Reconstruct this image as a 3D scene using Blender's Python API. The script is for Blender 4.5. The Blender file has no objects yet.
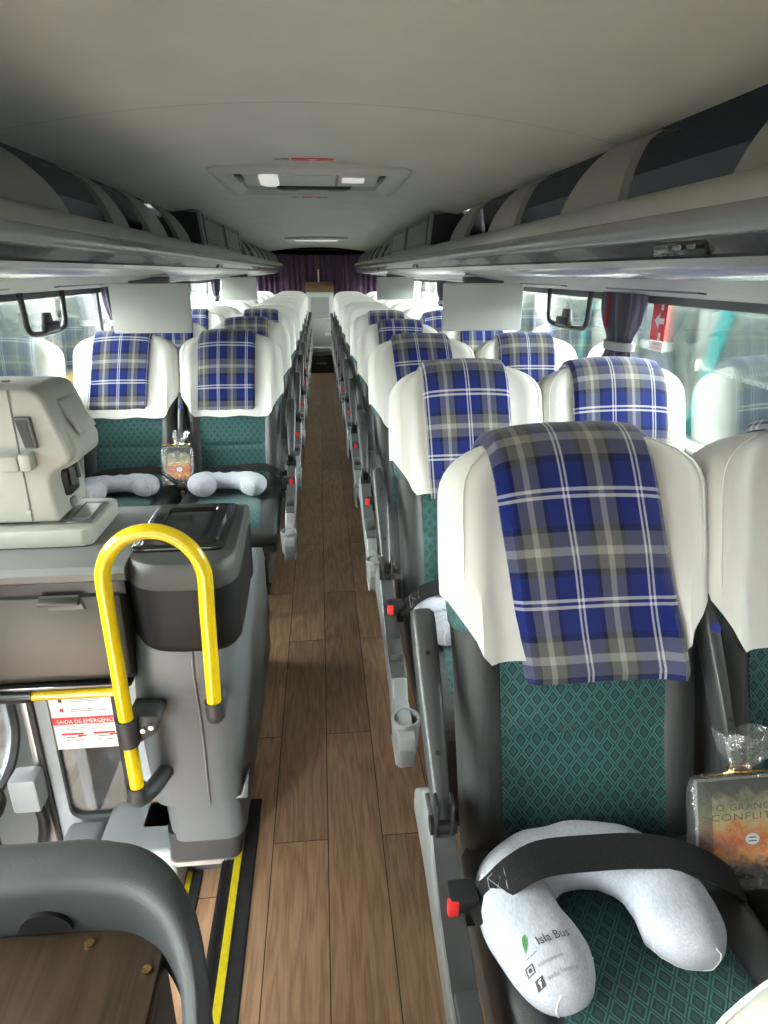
import bpy, bmesh, math, random
from mathutils import Vector, noise
random.seed(7)
PI = math.pi
SC = bpy.context.scene
COL = SC.collection

# ------------------------------------------------------------------ helpers
def lerp(a, b, t): return a + (b - a) * t
def clamp(x, a=0., b=1.): return max(a, min(b, x))
def sstep(a, b, x):
    t = clamp((x - a) / (b - a)); return t * t * (3 - 2 * t)

class MB:
    """collects shapes and links them as one mesh object"""
    def __init__(s): s.v = []; s.f = []; s.uv = []; s.has_uv = False
    def add(s, verts, faces, uvs=None):
        o = len(s.v); s.v += [tuple(p) for p in verts]
        s.f += [tuple(i + o for i in f) for f in faces]
        if uvs: s.has_uv = True
        s.uv += [tuple(u) for u in uvs] if uvs else [(0, 0)] * len(verts)
        return s
    def add_bm(s, bm):
        bm.verts.ensure_lookup_table(); bm.verts.index_update()
        s.add([v.co[:] for v in bm.verts], [[v.index for v in f.verts] for f in bm.faces]); bm.free(); return s
    def box(s, c, size, bev=0., seg=2, rot=None):
        bm = bmesh.new(); bmesh.ops.create_cube(bm, size=1)
        for v in bm.verts: v.co = Vector((v.co.x * size[0], v.co.y * size[1], v.co.z * size[2]))
        if bev: bmesh.ops.bevel(bm, geom=bm.edges[:], offset=bev, segments=seg, affect='EDGES', profile=.5)
        for v in bm.verts:
            p = v.co.copy()
            if rot: p.rotate(rot)
            v.co = p + Vector(c)
        return s.add_bm(bm)
    def prism(s, poly, axis, a, b, bev=0., seg=2):
        """poly: 2D points in the two axes other than `axis` (kept in xyz order), pushed from a to b"""
        def P(p, t):
            if axis == 'x': return (t, p[0], p[1])
            if axis == 'y': return (p[0], t, p[1])
            return (p[0], p[1], t)
        n = len(poly)
        bm = bmesh.new()
        va = [bm.verts.new(P(p, a)) for p in poly]; vb = [bm.verts.new(P(p, b)) for p in poly]
        bm.faces.new(va); bm.faces.new(vb[::-1])
        for i in range(n): bm.faces.new((va[i], vb[i], vb[(i + 1) % n], va[(i + 1) % n]))
        bmesh.ops.recalc_face_normals(bm, faces=bm.faces[:])
        if bev: bmesh.ops.bevel(bm, geom=bm.edges[:], offset=bev, segments=seg, affect='EDGES', profile=.5)
        return s.add_bm(bm)
    def loft(s, rings, closed=True, cap=True, uv=None):
        n = len(rings[0]); verts = [p for r in rings for p in r]; faces = []
        m = n if closed else n - 1
        for j in range(len(rings) - 1):
            for i in range(m):
                k = (i + 1) % n
                faces.append((j * n + i, j * n + k, (j + 1) * n + k, (j + 1) * n + i))
        if cap and closed:
            faces.append(tuple(range(n))[::-1]); faces.append(tuple((len(rings) - 1) * n + i for i in range(n)))
        return s.add(verts, faces, uv)
    def tube(s, path, r, n=12, cap=True, flat=1.0):
        path = [Vector(p) for p in path]; rings = []
        rad = r if isinstance(r, (list, tuple)) else [r] * len(path)
        up = None
        for i, p in enumerate(path):
            d = (path[min(i + 1, len(path) - 1)] - path[max(i - 1, 0)]).normalized()
            if up is None:
                up = Vector((0, 0, 1)) if abs(d.z) < .9 else Vector((0, 1, 0))
            up = (up - d * up.dot(d)).normalized(); sd = d.cross(up)
            rings.append([p + (sd * math.cos(a) + up * math.sin(a) * flat) * rad[i] for a in [2 * PI * k / n for k in range(n)]])
        return s.loft(rings, cap=cap)
    def ribbon(s, path, width_vec, th):
        """strap: path of centre points, width_vec per point, thickness th"""
        path = [Vector(p) for p in path]; rings = []
        for i, p in enumerate(path):
            d = (path[min(i + 1, len(path) - 1)] - path[max(i - 1, 0)]).normalized()
            w = Vector(width_vec[i] if isinstance(width_vec, list) else width_vec); w = w - d * w.dot(d)
            n = d.cross(w).normalized() * th / 2
            rings.append([p - w / 2 - n, p + w / 2 - n, p + w / 2 + n, p - w / 2 + n])
        return s.loft(rings)
    def grid_solid(s, fn, nu, nv, fn_back):
        """closed sheet with thickness: fn(u,v) front, fn_back(u,v) back; uv from fn (returns pos, uv)"""
        F = [[fn(i / nu, j / nv) for i in range(nu + 1)] for j in range(nv + 1)]
        B = [[fn_back(i / nu, j / nv) for i in range(nu + 1)] for j in range(nv + 1)]
        verts = [q[0] for r in F for q in r] + [q[0] for r in B for q in r]
        uvs = [q[1] for r in F for q in r] + [q[1] for r in B for q in r]
        W = nu + 1; O = W * (nv + 1); faces = []
        for j in range(nv):
            for i in range(nu):
                a = j * W + i
                faces.append((a, a + 1, a + W + 1, a + W)); faces.append((O + a, O + a + W, O + a + W + 1, O + a + 1))
        for j in range(nv):
            a = j * W; faces.append((a, a + W, O + a + W, O + a)); a = j * W + nu; faces.append((a, O + a, O + a + W, a + W))
        for i in range(nu):
            a = i; faces.append((a, O + a, O + a + 1, a + 1)); a = nv * W + i; faces.append((a, a + 1, O + a + 1, O + a))
        return s.add(verts, faces, uvs)
    def build(s, name, m, parent=None, ang=38, flip=True):
        me = bpy.data.meshes.new(name)
        off = Vector((0, 0, 0))
        q = parent
        while q is not None: off += q.location; q = q.parent
        me.from_pydata([tuple(Vector(p) - off) for p in s.v], [], s.f)
        if s.has_uv:
            l = me.uv_layers.new(name='UVMap')
            for lp in me.loops: l.data[lp.index].uv = s.uv[lp.vertex_index]
        if flip:
            bm = bmesh.new(); bm.from_mesh(me); bmesh.ops.recalc_face_normals(bm, faces=bm.faces[:]); bm.to_mesh(me); bm.free()
        me.polygons.foreach_set('use_smooth', [True] * len(me.polygons))
        me.set_sharp_from_angle(angle=math.radians(ang))
        me.materials.append(m); me.update()
        o = bpy.data.objects.new(name, me); COL.objects.link(o)
        if parent is not None: o.parent = parent
        return o

def tag(o, label=None, cat=None, group=None, kind=None):
    if label: o['label'] = label
    if cat: o['category'] = cat
    if group: o['group'] = group
    if kind: o['kind'] = kind
    return o
def thing(name, label, cat, loc=(0, 0, 0), group=None):
    o = bpy.data.objects.new(name, None); o.empty_display_size = .05; COL.objects.link(o)
    o.location = loc
    return tag(o, label, cat, group)
def struct(o): o['kind'] = 'structure'; return o
def dup(root, loc, label, group=None):
    r = root.copy(); COL.objects.link(r); r.location = loc; r['label'] = label
    if group: r['group'] = group
    for ch in list(root.children):
        c = ch.copy(); COL.objects.link(c); c.parent = r
        for g in list(ch.children):
            d = g.copy(); COL.objects.link(d); d.parent = c
    return r
def bez(pts, n=8):
    """Catmull-Rom through pts"""
    pts = [Vector(p) for p in pts]; out = []
    P = [pts[0] * 2 - pts[1]] + pts + [pts[-1] * 2 - pts[-2]]
    for i in range(1, len(P) - 2):
        a, b, c, d = P[i - 1:i + 3]
        for k in range(n):
            t = k / n
            out.append(.5 * ((2 * b) + (c - a) * t + (2 * a - 5 * b + 4 * c - d) * t * t + (3 * b - a - 3 * c + d) * t ** 3))
    out.append(pts[-1]); return out
def text2d(sx, size, spacing=1.0):
    cu = bpy.data.curves.new('t', 'FONT'); cu.body = sx; cu.size = size; cu.align_x = 'LEFT'; cu.space_character = spacing
    cu.resolution_u = 2
    o = bpy.data.objects.new('t', cu); COL.objects.link(o)
    dg = bpy.context.evaluated_depsgraph_get(); dg.update()
    me = bpy.data.meshes.new_from_object(o.evaluated_get(dg))
    v = [(p.co.x, p.co.y) for p in me.vertices]; f = [tuple(p.vertices) for p in me.polygons]
    bpy.data.objects.remove(o); bpy.data.meshes.remove(me); bpy.data.curves.remove(cu)
    w = max([p[0] for p in v] + [0]); return v, f, w
def text(mb, sx, size, fn, center=True, width=None, spacing=1.0):
    v, f, w = text2d(sx, size, spacing); k = 1.
    if width: k = width / w
    ox = -w * k / 2 if center else 0
    mb.add([fn(p[0] * k + ox, p[1]) for p in v], f); return w * k

# ------------------------------------------------------------------ materials
class NT:
    def __init__(s, name):
        s.m = bpy.data.materials.new(name); s.m.use_nodes = True; s.t = s.m.node_tree
        s.b = s.t.nodes['Principled BSDF']; s.out = s.t.nodes['Material Output']
    def n(s, typ, **kw):
        d = s.t.nodes.new(typ)
        for k, v in kw.items(): setattr(d, k, v)
        return d
    def put(s, sock, val):
        if hasattr(val, 'is_output') or isinstance(val, bpy.types.NodeSocket): s.t.links.new(val, sock)
        else: sock.default_value = val
    def math(s, op, a, b=0.0, c=None):
        d = s.n('ShaderNodeMath', operation=op); s.put(d.inputs[0], a); s.put(d.inputs[1], b)
        if c is not None: s.put(d.inputs[2], c)
        return d.outputs[0]
    def mix(s, f, a, b, blend='MIX'):
        d = s.n('ShaderNodeMix', data_type='RGBA', blend_type=blend); s.put(d.inputs[0], f); s.put(d.inputs[6], a); s.put(d.inputs[7], b)
        return d.outputs[2]
    def ramp(s, f, stops, interp='LINEAR'):
        d = s.n('ShaderNodeValToRGB'); r = d.color_ramp; r.interpolation = interp
        while len(r.elements) < len(stops): r.elements.new(.5)
        for e, (p, c) in zip(r.elements, stops): e.position = p; e.color = c
        s.put(d.inputs[0], f); return d.outputs[0]
    def coord(s, kind='Object', scale=(1, 1, 1)):
        c = s.n('ShaderNodeTexCoord'); mp = s.n('ShaderNodeMapping'); mp.inputs['Scale'].default_value = scale
        s.t.links.new(c.outputs[kind], mp.inputs[0]); return mp.outputs[0]
    def noise(s, vec, scale, detail=3, rough=.5):
        d = s.n('ShaderNodeTexNoise'); s.put(d.inputs['Vector'], vec); d.inputs['Scale'].default_value = scale
        d.inputs['Detail'].default_value = detail; d.inputs['Roughness'].default_value = rough; return d.outputs[0]
    def bump(s, h, strength=.2, dist=.01):
        d = s.n('ShaderNodeBump'); d.inputs['Strength'].default_value = strength; d.inputs['Distance'].default_value = dist
        s.put(d.inputs['Height'], h); s.t.links.new(d.outputs[0], s.b.inputs['Normal'])
    def xyz(s, vec):
        d = s.n('ShaderNodeSeparateXYZ'); s.put(d.inputs[0], vec); return d.outputs
def C(r, g, b): return (r, g, b, 1)

def mat(name, col, rough=.5, metal=0, nscale=0, namt=.15, bump=0, bscale=200, coat=0, spec=.5, scale=(1, 1, 1), sheen=0):
    q = NT(name)
    q.b.inputs['Roughness'].default_value = rough; q.b.inputs['Metallic'].default_value = metal
    q.b.inputs['Specular IOR Level'].default_value = spec; q.b.inputs['Coat Weight'].default_value = coat
    if sheen: q.b.inputs['Sheen Weight'].default_value = sheen
    vec = q.coord('Object', scale)
    if not nscale: nscale, namt = 6, .05
    nz = q.noise(vec, nscale, 4)
    lo = tuple(c * (1 - namt) for c in col); hi = tuple(min(1, c * (1 + namt)) for c in col)
    q.put(q.b.inputs['Base Color'], q.ramp(nz, [(.3, C(*lo)), (.7, C(*hi))]))
    if bump: q.bump(q.noise(vec, bscale, 3), bump, .004)
    return q.m

M = {}
M['ceiling'] = None
M['cover'] = mat('cover_cloth', (0.74, 0.725, 0.69), .85, nscale=5, namt=.035, bump=.35, bscale=14, spec=.15)
M['leather'] = mat('seat_leather', (0.045, 0.046, 0.048), .42, nscale=4, namt=.12, bump=.25, bscale=420)
M['shell'] = mat('grey_plastic', (.20, .21, .215), .38, nscale=8, namt=.08, bump=.05, bscale=600)
M['shell_dark'] = mat('dark_grey_plastic', (0.05, 0.053, 0.056), .38, namt=.06, bump=.05, bscale=600)
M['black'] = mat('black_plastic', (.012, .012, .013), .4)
M['black_gloss'] = mat('black_gloss_plastic', (.010, .010, .011), .12, coat=.5)
M['belt'] = mat('belt_webbing', (0.012, 0.0115, 0.013), .75, spec=.2, nscale=200, namt=.3, bump=.5, bscale=500)
M['red'] = mat('red_plastic', (.75, .035, .03), .3)
M['blue'] = mat('blue_plastic', (.03, .04, .25), .3)
M['yellow'] = mat('yellow_paint', (0.68, 0.49, 0.004), .22, coat=.6)
M['yellow_rub'] = mat('yellow_rubber', (.80, .66, .01), .6, nscale=60, namt=.1, bump=.3, bscale=300)
M['rubber'] = mat('black_rubber', (.022, .022, .025), .6, nscale=40, namt=.2, bump=.3, bscale=300)
M['console'] = mat('console_grey', (0.105, 0.122, 0.131), .42, nscale=3, namt=.08, bump=.12, bscale=700)
M['console_dark'] = mat('console_charcoal', (0.029, 0.032, 0.035), .5, nscale=5, namt=.1, bump=.25, bscale=800)
M['bin_top'] = mat('bin_top_grey', (.058, .060, .060), .48, nscale=5, namt=.08, bump=.25, bscale=800)
M['console_band'] = mat('console_black', (0.01, 0.01, 0.011), .45, spec=.25, bump=.2, bscale=800)
M['counter'] = mat('counter_grey', (0.14, 0.145, 0.145), .42, nscale=4, namt=.07, bump=.1, bscale=500)
M['drawer_front'] = mat('taupe_panel', (0.042, 0.04, 0.036), .35, nscale=5, namt=.08, bump=.12, bscale=500)
M['machine'] = mat('machine_grey', (0.35, 0.35, 0.315), .42, nscale=4, namt=.05, bump=.06, bscale=400)
M['machine_dark'] = mat('machine_dark_grey', (.10, .10, .10), .4)  # dark grey for seams, slot frame, caps and drip grid
M['steel'] = mat('brushed_steel', (.5, .5, .5), .3, metal=1, nscale=30, namt=.1)
M['chrome'] = mat('polished_chrome', (.8, .8, .8), .12, metal=1)
M['frame_blue'] = mat('door_frame_grey', (.30, .345, .36), .4, nscale=5, namt=.08)
M['alu'] = mat('aluminium_trim', (.50, .50, .49), .35, metal=.7, nscale=20, namt=.1)
M['lip'] = mat('rack_lip_grey', (0.27, 0.265, 0.245), .6, nscale=7, namt=.06, bump=.1, bscale=300)
M['rail'] = mat('rack_rail_satin', (.30, .305, .31), .25, metal=.5, nscale=3, namt=.1, scale=(1, .05, 1))
M['rackdark'] = mat('rack_smoke_strip', (.045, .046, .055), .18, coat=.4, nscale=5, namt=.2, scale=(1, .1, 1))
M['racktrim'] = mat('rack_silver_trim', (.52, .52, .54), .16, metal=.6, nscale=4, namt=.1, scale=(1, .1, 1))
M['under'] = mat('rack_underside', (0.27, 0.27, 0.275), .45, nscale=5, namt=.06)
M['rib'] = mat('rack_rib_grey', (0.21, 0.205, 0.19), .65, nscale=5, namt=.06)
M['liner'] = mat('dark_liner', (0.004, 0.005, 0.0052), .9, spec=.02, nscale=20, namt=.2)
M['wall'] = mat('wall_panel', (.32, .33, .33), .55, nscale=4, namt=.06)
M['pillar'] = mat('pillar_dark', (.10, .105, .11), .5)
M['screen'] = mat('monitor_back', (0.52, 0.53, 0.51), .5, nscale=4, namt=.03)
M['curtain'] = mat('curtain_plum', (0.075, 0.062, 0.105), .8, nscale=30, namt=.2, scale=(1, 1, .05), sheen=.3)
M['curtain_red'] = mat('curtain_red', (.45, .03, .03), .8)
M['rear_curtain'] = mat('rear_curtain_purple', (.088, .040, .092), .85, nscale=20, namt=.3, scale=(1, 1, .05))
M['tie'] = mat('curtain_tie_grey', (.38, .38, .40), .7)
M['white'] = mat('white_print', (.82, .82, .80), .5)
M['ink'] = mat('dark_ink', (.035, .03, .035), .6)
M['ink_grey'] = mat('grey_ink', (.20, .20, .22), .6)
M['red_ink'] = mat('red_ink', (.70, .04, .04), .5)
M['green_ink'] = mat('green_ink', (.05, .20, .05), .6)
M['gold'] = mat('gold_tie', (.75, .50, .18), .25, metal=1)
M['cabinet'] = mat('cabinet_white', (.52, .54, .50), .4, nscale=4, namt=.05)
M['cabinet_grey'] = mat('cabinet_grey', (.36, .37, .37), .35, nscale=4, namt=.05)
M['wood_trim'] = mat('cabinet_wood', (.20, .11, .055), .45, nscale=10, namt=.25, scale=(1, 1, 8))
M['tan'] = mat('seat_cover_beige', (.60, .585, .54), .85, nscale=6, namt=.05, bump=.2, bscale=90)

def mk_ceiling():
    q = NT('ceiling_panel'); q.b.inputs['Roughness'].default_value = .6
    vec = q.coord('Object'); x, y, z = q.xyz(vec)
    nz = q.noise(vec, 3.5, 4); fine = q.noise(vec, 350, 2)
    base = q.ramp(nz, [(.3, C(.53, .53, .51)), (.7, C(.58, .58, .56))])
    yy = q.math('ADD', y, q.math('MULTIPLY', q.math('MULTIPLY', x, x), -.10))
    fr = q.math('FRACT', q.math('MULTIPLY', q.math('ADD', yy, 2.19), 1 / 1.33))
    seam = q.math('LESS_THAN', fr, .005)
    q.put(q.b.inputs['Base Color'], q.mix(q.math('MULTIPLY', seam, .35), base, C(.16, .16, .15)))
    q.bump(fine, .15, .003); return q.m
M['ceiling'] = mk_ceiling()

def mk_floor(name, dark=1.0, pw=.165, pl=1.15, rot=True):
    q = NT(name); q.b.inputs['Roughness'].default_value = .42; q.b.inputs['Specular IOR Level'].default_value = .4
    tc = q.n('ShaderNodeTexCoord'); mp = q.n('ShaderNodeMapping')
    if rot: mp.inputs['Rotation'].default_value = (0, 0, PI / 2)
    mp.inputs['Location'].default_value = (.37, .028, 0)
    q.t.links.new(tc.outputs['Object'], mp.inputs[0]); v = mp.outputs[0]
    br = q.n('ShaderNodeTexBrick'); br.offset = .42; br.offset_frequency = 2
    q.put(br.inputs['Vector'], v); br.inputs['Scale'].default_value = 1
    br.inputs['Brick Width'].default_value = pl; br.inputs['Row Height'].default_value = pw
    br.inputs['Mortar Size'].default_value = .0016; br.inputs['Mortar Smooth'].default_value = .1
    br.inputs['Color1'].default_value = C(0, 0, 0); br.inputs['Color2'].default_value = C(1, 1, 1); br.inputs['Mortar'].default_value = C(.5, .5, .5)
    tone = q.n('ShaderNodeSeparateColor'); q.put(tone.inputs[0], br.outputs[0]); tone = tone.outputs[0]
    sc = q.n('ShaderNodeMapping'); sc.inputs['Scale'].default_value = (1.0, 9, 1); q.t.links.new(v, sc.inputs[0])
    cmb = q.n('ShaderNodeCombineXYZ'); q.put(cmb.inputs[2], q.math('MULTIPLY', tone, 7.0))
    vadd = q.n('ShaderNodeVectorMath', operation='ADD'); q.put(vadd.inputs[0], sc.outputs[0]); q.put(vadd.inputs[1], cmb.outputs[0])
    warp = q.noise(vadd.outputs[0], 1.6, 3, .55)
    grain = q.math('FRACT', q.math('MULTIPLY', warp, 7.0))
    grain = q.math('ABSOLUTE', q.math('SUBTRACT', q.math('MULTIPLY', grain, 2), 1))
    fs = q.n('ShaderNodeMapping'); fs.inputs['Scale'].default_value = (6, 220, 1); q.t.links.new(v, fs.inputs[0])
    fine = q.noise(fs.outputs[0], 1.0, 3, .6)
    g = q.math('ADD', q.math('ADD', q.math('MULTIPLY', grain, .25), q.math('MULTIPLY', fine, .55)), .10)
    k = dark
    col = q.ramp(g, [(.22, C(.235 * k, .140 * k, .082 * k)), (.5, C(.41 * k, .262 * k, .160 * k)), (.8, C(.56 * k, .375 * k, .240 * k))])
    col = q.mix(1.0, col, q.ramp(tone, [(0, C(.80, .78, .77)), (1, C(1.16, 1.12, 1.08))]), 'MULTIPLY')
    col = q.mix(br.outputs['Fac'], col, C(.05 * k, .032 * k, .02 * k))
    q.put(q.b.inputs['Base Color'], col)
    q.bump(q.math('SUBTRACT', g, q.math('MULTIPLY', br.outputs['Fac'], 2)), .12, .002); return q.m
M['floor'] = mk_floor('plank_floor')
M['table_wood'] = mk_floor('table_wood', .15, pw=2.0, pl=5.0)

def mk_teal(name, big):
    q = NT(name); q.b.inputs['Roughness'].default_value = .8; q.b.inputs['Sheen Weight'].default_value = .15
    u, v, _ = q.xyz(q.coord('UV'))
    px, pv = (.030, .040) if big else (.030, .036)
    a = q.math('FRACT', q.math('ADD', q.math('MULTIPLY', u, 1 / px), q.math('MULTIPLY', v, 1 / pv)))
    b = q.math('FRACT', q.math('SUBTRACT', q.math('MULTIPLY', u, 1 / px), q.math('MULTIPLY', v, 1 / pv)))
    da = q.math('ABSOLUTE', q.math('SUBTRACT', a, .5)); db = q.math('ABSOLUTE', q.math('SUBTRACT', b, .5))
    d = q.math('MINIMUM', da, db)
    line = q.math('MULTIPLY', q.math('GREATER_THAN', d, .045), q.math('LESS_THAN', d, .15))
    core = q.math('LESS_THAN', q.math('MAXIMUM', da, db), .2)
    nz = q.noise(q.coord('UV'), 600, 2)
    base = q.mix(line, C(.010, .042, .047), C(.046, .165, .165))
    fl = q.math('GREATER_THAN', d, .30)
    base = q.mix(q.math('MULTIPLY', fl, .35), base, C(.04, .14, .135))
    base = q.mix(.35, base, q.ramp(nz, [(.3, C(.4, .4, .4)), (.7, C(1.3, 1.3, 1.3))]), 'MULTIPLY')
    q.put(q.b.inputs['Base Color'], base); q.bump(nz, .4, .002); return q.m
M['teal'] = mk_teal('teal_fabric', True)

def mk_plaid():
    q = NT('plaid_fleece'); q.b.inputs['Roughness'].default_value = .9; q.b.inputs['Sheen Weight'].default_value = .35
    q.b.inputs['Specular IOR Level'].default_value = .1
    u, v, _ = q.xyz(q.coord('UV'))
    navy = C(.005, .007, .030); blue = C(.007, .017, .150); grey = C(.125, .125, .12); lg = C(.38, .37, .33); wh = C(.66, .67, .72)
    sett = [(0.0, wh), (.03, blue), (.06, wh), (.09, blue), (.30, navy), (.36, grey), (.49, lg), (.57, grey), (.70, navy), (.76, blue)]
    def band(x, per, off):
        f = q.math('FRACT', q.math('ADD', q.math('MULTIPLY', x, 1 / per), off))
        return q.ramp(f, sett, 'CONSTANT')
    cu = band(u, .135, .0); cv = band(v, .205, .30)
    tw = q.math('FRACT', q.math('MULTIPLY', q.math('ADD', u, v), 260.0))
    col = q.mix(q.math('ADD', .40, q.math('MULTIPLY', q.math('GREATER_THAN', tw, .5), .2)), cu, cv)
    nz = q.noise(q.coord('UV'), 420, 3)
    col = q.mix(.5, col, q.ramp(nz, [(.3, C(.65, .65, .65)), (.7, C(1.3, 1.3, 1.3))]), 'MULTIPLY')
    q.put(q.b.inputs['Base Color'], col); q.bump(nz, .6, .003); return q.m
M['plaid'] = mk_plaid()

def mk_pillow():
    q = NT('pillow_jersey'); q.b.inputs['Roughness'].default_value = .9; q.b.inputs['Specular IOR Level'].default_value = .1
    v = q.coord('Object', (1, .25, 1)); f = q.noise(v, 480, 2)
    q.put(q.b.inputs['Base Color'], q.ramp(f, [(.3, C(.36, .37, .43)), (.7, C(.48, .495, .56))]))
    q.bump(q.noise(q.coord('Object'), 26, 2), .35, .01); return q.m
M['pillow'] = mk_pillow()

def mk_glass(name, tint, refl, rough=.0):
    q = NT(name); t = q.t
    t.nodes.remove(q.b)
    tr = q.n('ShaderNodeBsdfTransparent'); tr.inputs[0].default_value = C(*tint)
    gl = q.n('ShaderNodeBsdfGlossy'); gl.inputs['Roughness'].default_value = rough; gl.inputs[0].default_value = C(1, 1, 1)
    fr = q.n('ShaderNodeFresnel'); fr.inputs[0].default_value = 1.5
    mx = q.n('ShaderNodeMixShader')
    q.put(mx.inputs[0], q.math('MINIMUM', q.math('MULTIPLY', fr.outputs[0], refl), .9))
    t.links.new(tr.outputs[0], mx.inputs[1]); t.links.new(gl.outputs[0], mx.inputs[2]); t.links.new(mx.outputs[0], q.out.inputs[0])
    return q.m
M['glass'] = mk_glass('window_glass', (.74, .78, .76), 1.3)
M['glass_front'] = mk_glass('windscreen_glass', (.24, .25, .25), 1.0)
M['glass_door'] = mk_glass('door_glass', (.42, .42, .42), .6)
M['dark_glass'] = mat('coach_dark_glass', (.03, .045, .045), .08, coat=.3)

def mk_film():
    q = NT('cellophane'); t = q.t; t.nodes.remove(q.b)
    tr = q.n('ShaderNodeBsdfTransparent'); gl = q.n('ShaderNodeBsdfGlossy'); gl.inputs['Roughness'].default_value = .12
    df = q.n('ShaderNodeBsdfDiffuse'); df.inputs[0].default_value = C(.8, .8, .8)
    nz = q.noise(q.coord('Object'), 45, 3)
    b = q.n('ShaderNodeBump'); b.inputs['Strength'].default_value = .9; b.inputs['Distance'].default_value = .01; q.put(b.inputs['Height'], nz)
    t.links.new(b.outputs[0], gl.inputs['Normal'])
    mx = q.n('ShaderNodeMixShader'); mx2 = q.n('ShaderNodeMixShader')
    mx.inputs[0].default_value = .15; mx2.inputs[0].default_value = .045
    t.links.new(tr.outputs[0], mx.inputs[1]); t.links.new(gl.outputs[0], mx.inputs[2])
    t.links.new(mx.outputs[0], mx2.inputs[1]); t.links.new(df.outputs[0], mx2.inputs[2]); t.links.new(mx2.outputs[0], q.out.inputs[0])
    return q.m
M['film'] = mk_film()

def mk_book():
    q = NT('book_cover_art'); q.b.inputs['Roughness'].default_value = .25
    u, v, _ = q.xyz(q.coord('UV'))            # 0..1
    nz = q.noise(q.coord('UV', (1, 1, 1)), 6, 5, .6)
    du = q.math('ABSOLUTE', q.math('SUBTRACT', u, .55))
    f = q.math('ADD', v, q.math('MULTIPLY', q.math('SUBTRACT', nz, .5), .45))
    base = q.ramp(f, [(0, C(.02, .012, .01)), (.12, C(.05, .02, .01)), (.24, C(.95, .34, .03)), (.36, C(.60, .11, .012)), (.50, C(.62, .20, .03)), (.60, C(.55, .42, .16)), (.74, C(.30, .28, .15)), (.9, C(.03, .03, .027))])
    ray = q.math('LESS_THAN', q.math('ABSOLUTE', q.math('SUBTRACT', du, q.math('MULTIPLY', q.math('ABSOLUTE', q.math('SUBTRACT', v, .3)), .75))), .02)
    base = q.mix(q.math('MULTIPLY', ray, .12), base, C(.9, .6, .2))
    base = q.mix(q.math('MULTIPLY', q.math('GREATER_THAN', du, .40), .7), base, C(.03, .03, .02))
    q.put(q.b.inputs['Base Color'], base); return q.m
M['book'] = mk_book()

def mk_lamp(name, col, e):
    q = NT(name); q.b.inputs['Base Color'].default_value = C(*col); q.b.inputs['Emission Color'].default_value = C(*col)
    q.b.inputs['Emission Strength'].default_value = e; return q.m
M['lamp'] = mk_lamp('lamp_lens', (.95, .95, .9), .1)
M['lamp_dim'] = mk_lamp('lamp_cover', (.75, .75, .72), .12)
def mk_asphalt(name, a, b, sc):
    q = NT(name); q.b.inputs['Roughness'].default_value = .9
    v = q.coord('Object'); n1 = q.noise(v, sc, 6, .65); n2 = q.noise(v, sc * 14, 3, .6)
    f = q.math('ADD', q.math('MULTIPLY', n1, .5), q.math('MULTIPLY', n2, .5))
    q.put(q.b.inputs['Base Color'], q.ramp(f, [(.35, C(*a)), (.65, C(*b))])); q.bump(n2, .5, .02); return q.m
M['ground'] = mk_asphalt('yard_asphalt', (.05, .044, .038), (.24, .215, .185), 7)
M['coach_white'] = mat('coach_white_paint', (.15, .15, .135), .3, coat=.4)
M['coach_grey'] = mat('coach_grey_paint', (.22, .23, .24), .35, coat=.4)
M['coach_yellow'] = mat('coach_yellow_paint', (0.5, 0.32, 0.02), .3, coat=.4)
M['coach_teal'] = mat('coach_teal_paint', (0.01, 0.16, 0.16), .3, coat=.4)
M['coach_glass'] = mat('coach_window_glass', (.05, .068, .063), .3, spec=.2)
M['coach_green'] = mat('coach_sage_paint', (.08, .10, .092), .35, coat=.3)
# ------------------------------------------------------------------ bus body (setting)
Y0, Y1 = -1.3, 12.0
mb = MB(); mb.prism([(-.29, 1.62), (-.29, Y0), (1.22, Y0), (1.22, Y1), (-1.22, Y1), (-1.22, 2.72), (-.60, 2.72), (-.60, 1.62)], 'z', -.05, 0)
struct(mb.build('floor', M['floor']))
# steps of the entrance stair well
mb = MB(); mb.prism([(-.29, Y0), (-.29, 1.64), (-.50, 1.64), (-.50, Y0)], 'z', -.25, -.20); struct(mb.build('floor_step', M['floor']))
mb = MB(); mb.prism([(-.50, Y0), (-.50, 1.70), (-1.22, 1.70), (-1.22, Y0)], 'z', -.60, -.55); struct(mb.build('floor_entrance', M['floor']))
mb = MB(); mb.box((-.285, (Y0 + 1.6) / 2, -.125), (.012, 1.6 - Y0, .148)); struct(mb.build('trim_1', M['console_dark']))
mb = MB(); mb.box((-.495, (Y0 + 2.7) / 2, -.40), (.012, 2.7 - Y0, .29)); struct(mb.build('trim_2', M['console_dark']))
mb = MB(); mb.box((-.91, 2.735, -.30), (.62, .02, .5)); struct(mb.build('trim_3', M['console_dark']))
mb = MB(); mb.prism([(-.60, 1.625), (-.29, 1.625), (-.29, 1.665), (-.60, 1.665)], 'z', -.55, -.05); struct(mb.build('trim_4', M['console_dark']))
# ceiling sheet, gently curved
prof = [(x, 2.0 - .068 * (x / .80) ** 2) for x in [(-.80 + 1.60 * i / 16) for i in range(17)]]
prof2 = [(x, z + .02) for x, z in prof][::-1]
struct(MB().prism(prof + prof2, 'y', Y0, Y1 - .02).build('ceiling', M['ceiling']))
for sx, nm in ((1, 'right'), (-1, 'left')):
    pl = [(.70, 2.035), (1.0, 2.03), (1.16, 1.95), (1.235, 1.75), (1.245, 1.56), (1.26, 1.56), (1.25, 1.76), (1.175, 1.97), (1.0, 2.05), (.70, 2.055)]
    struct(MB().prism([(sx * a, b) for a, b in pl], 'y', Y0, Y1).build('ceiling_' + nm, M['liner']))
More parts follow.
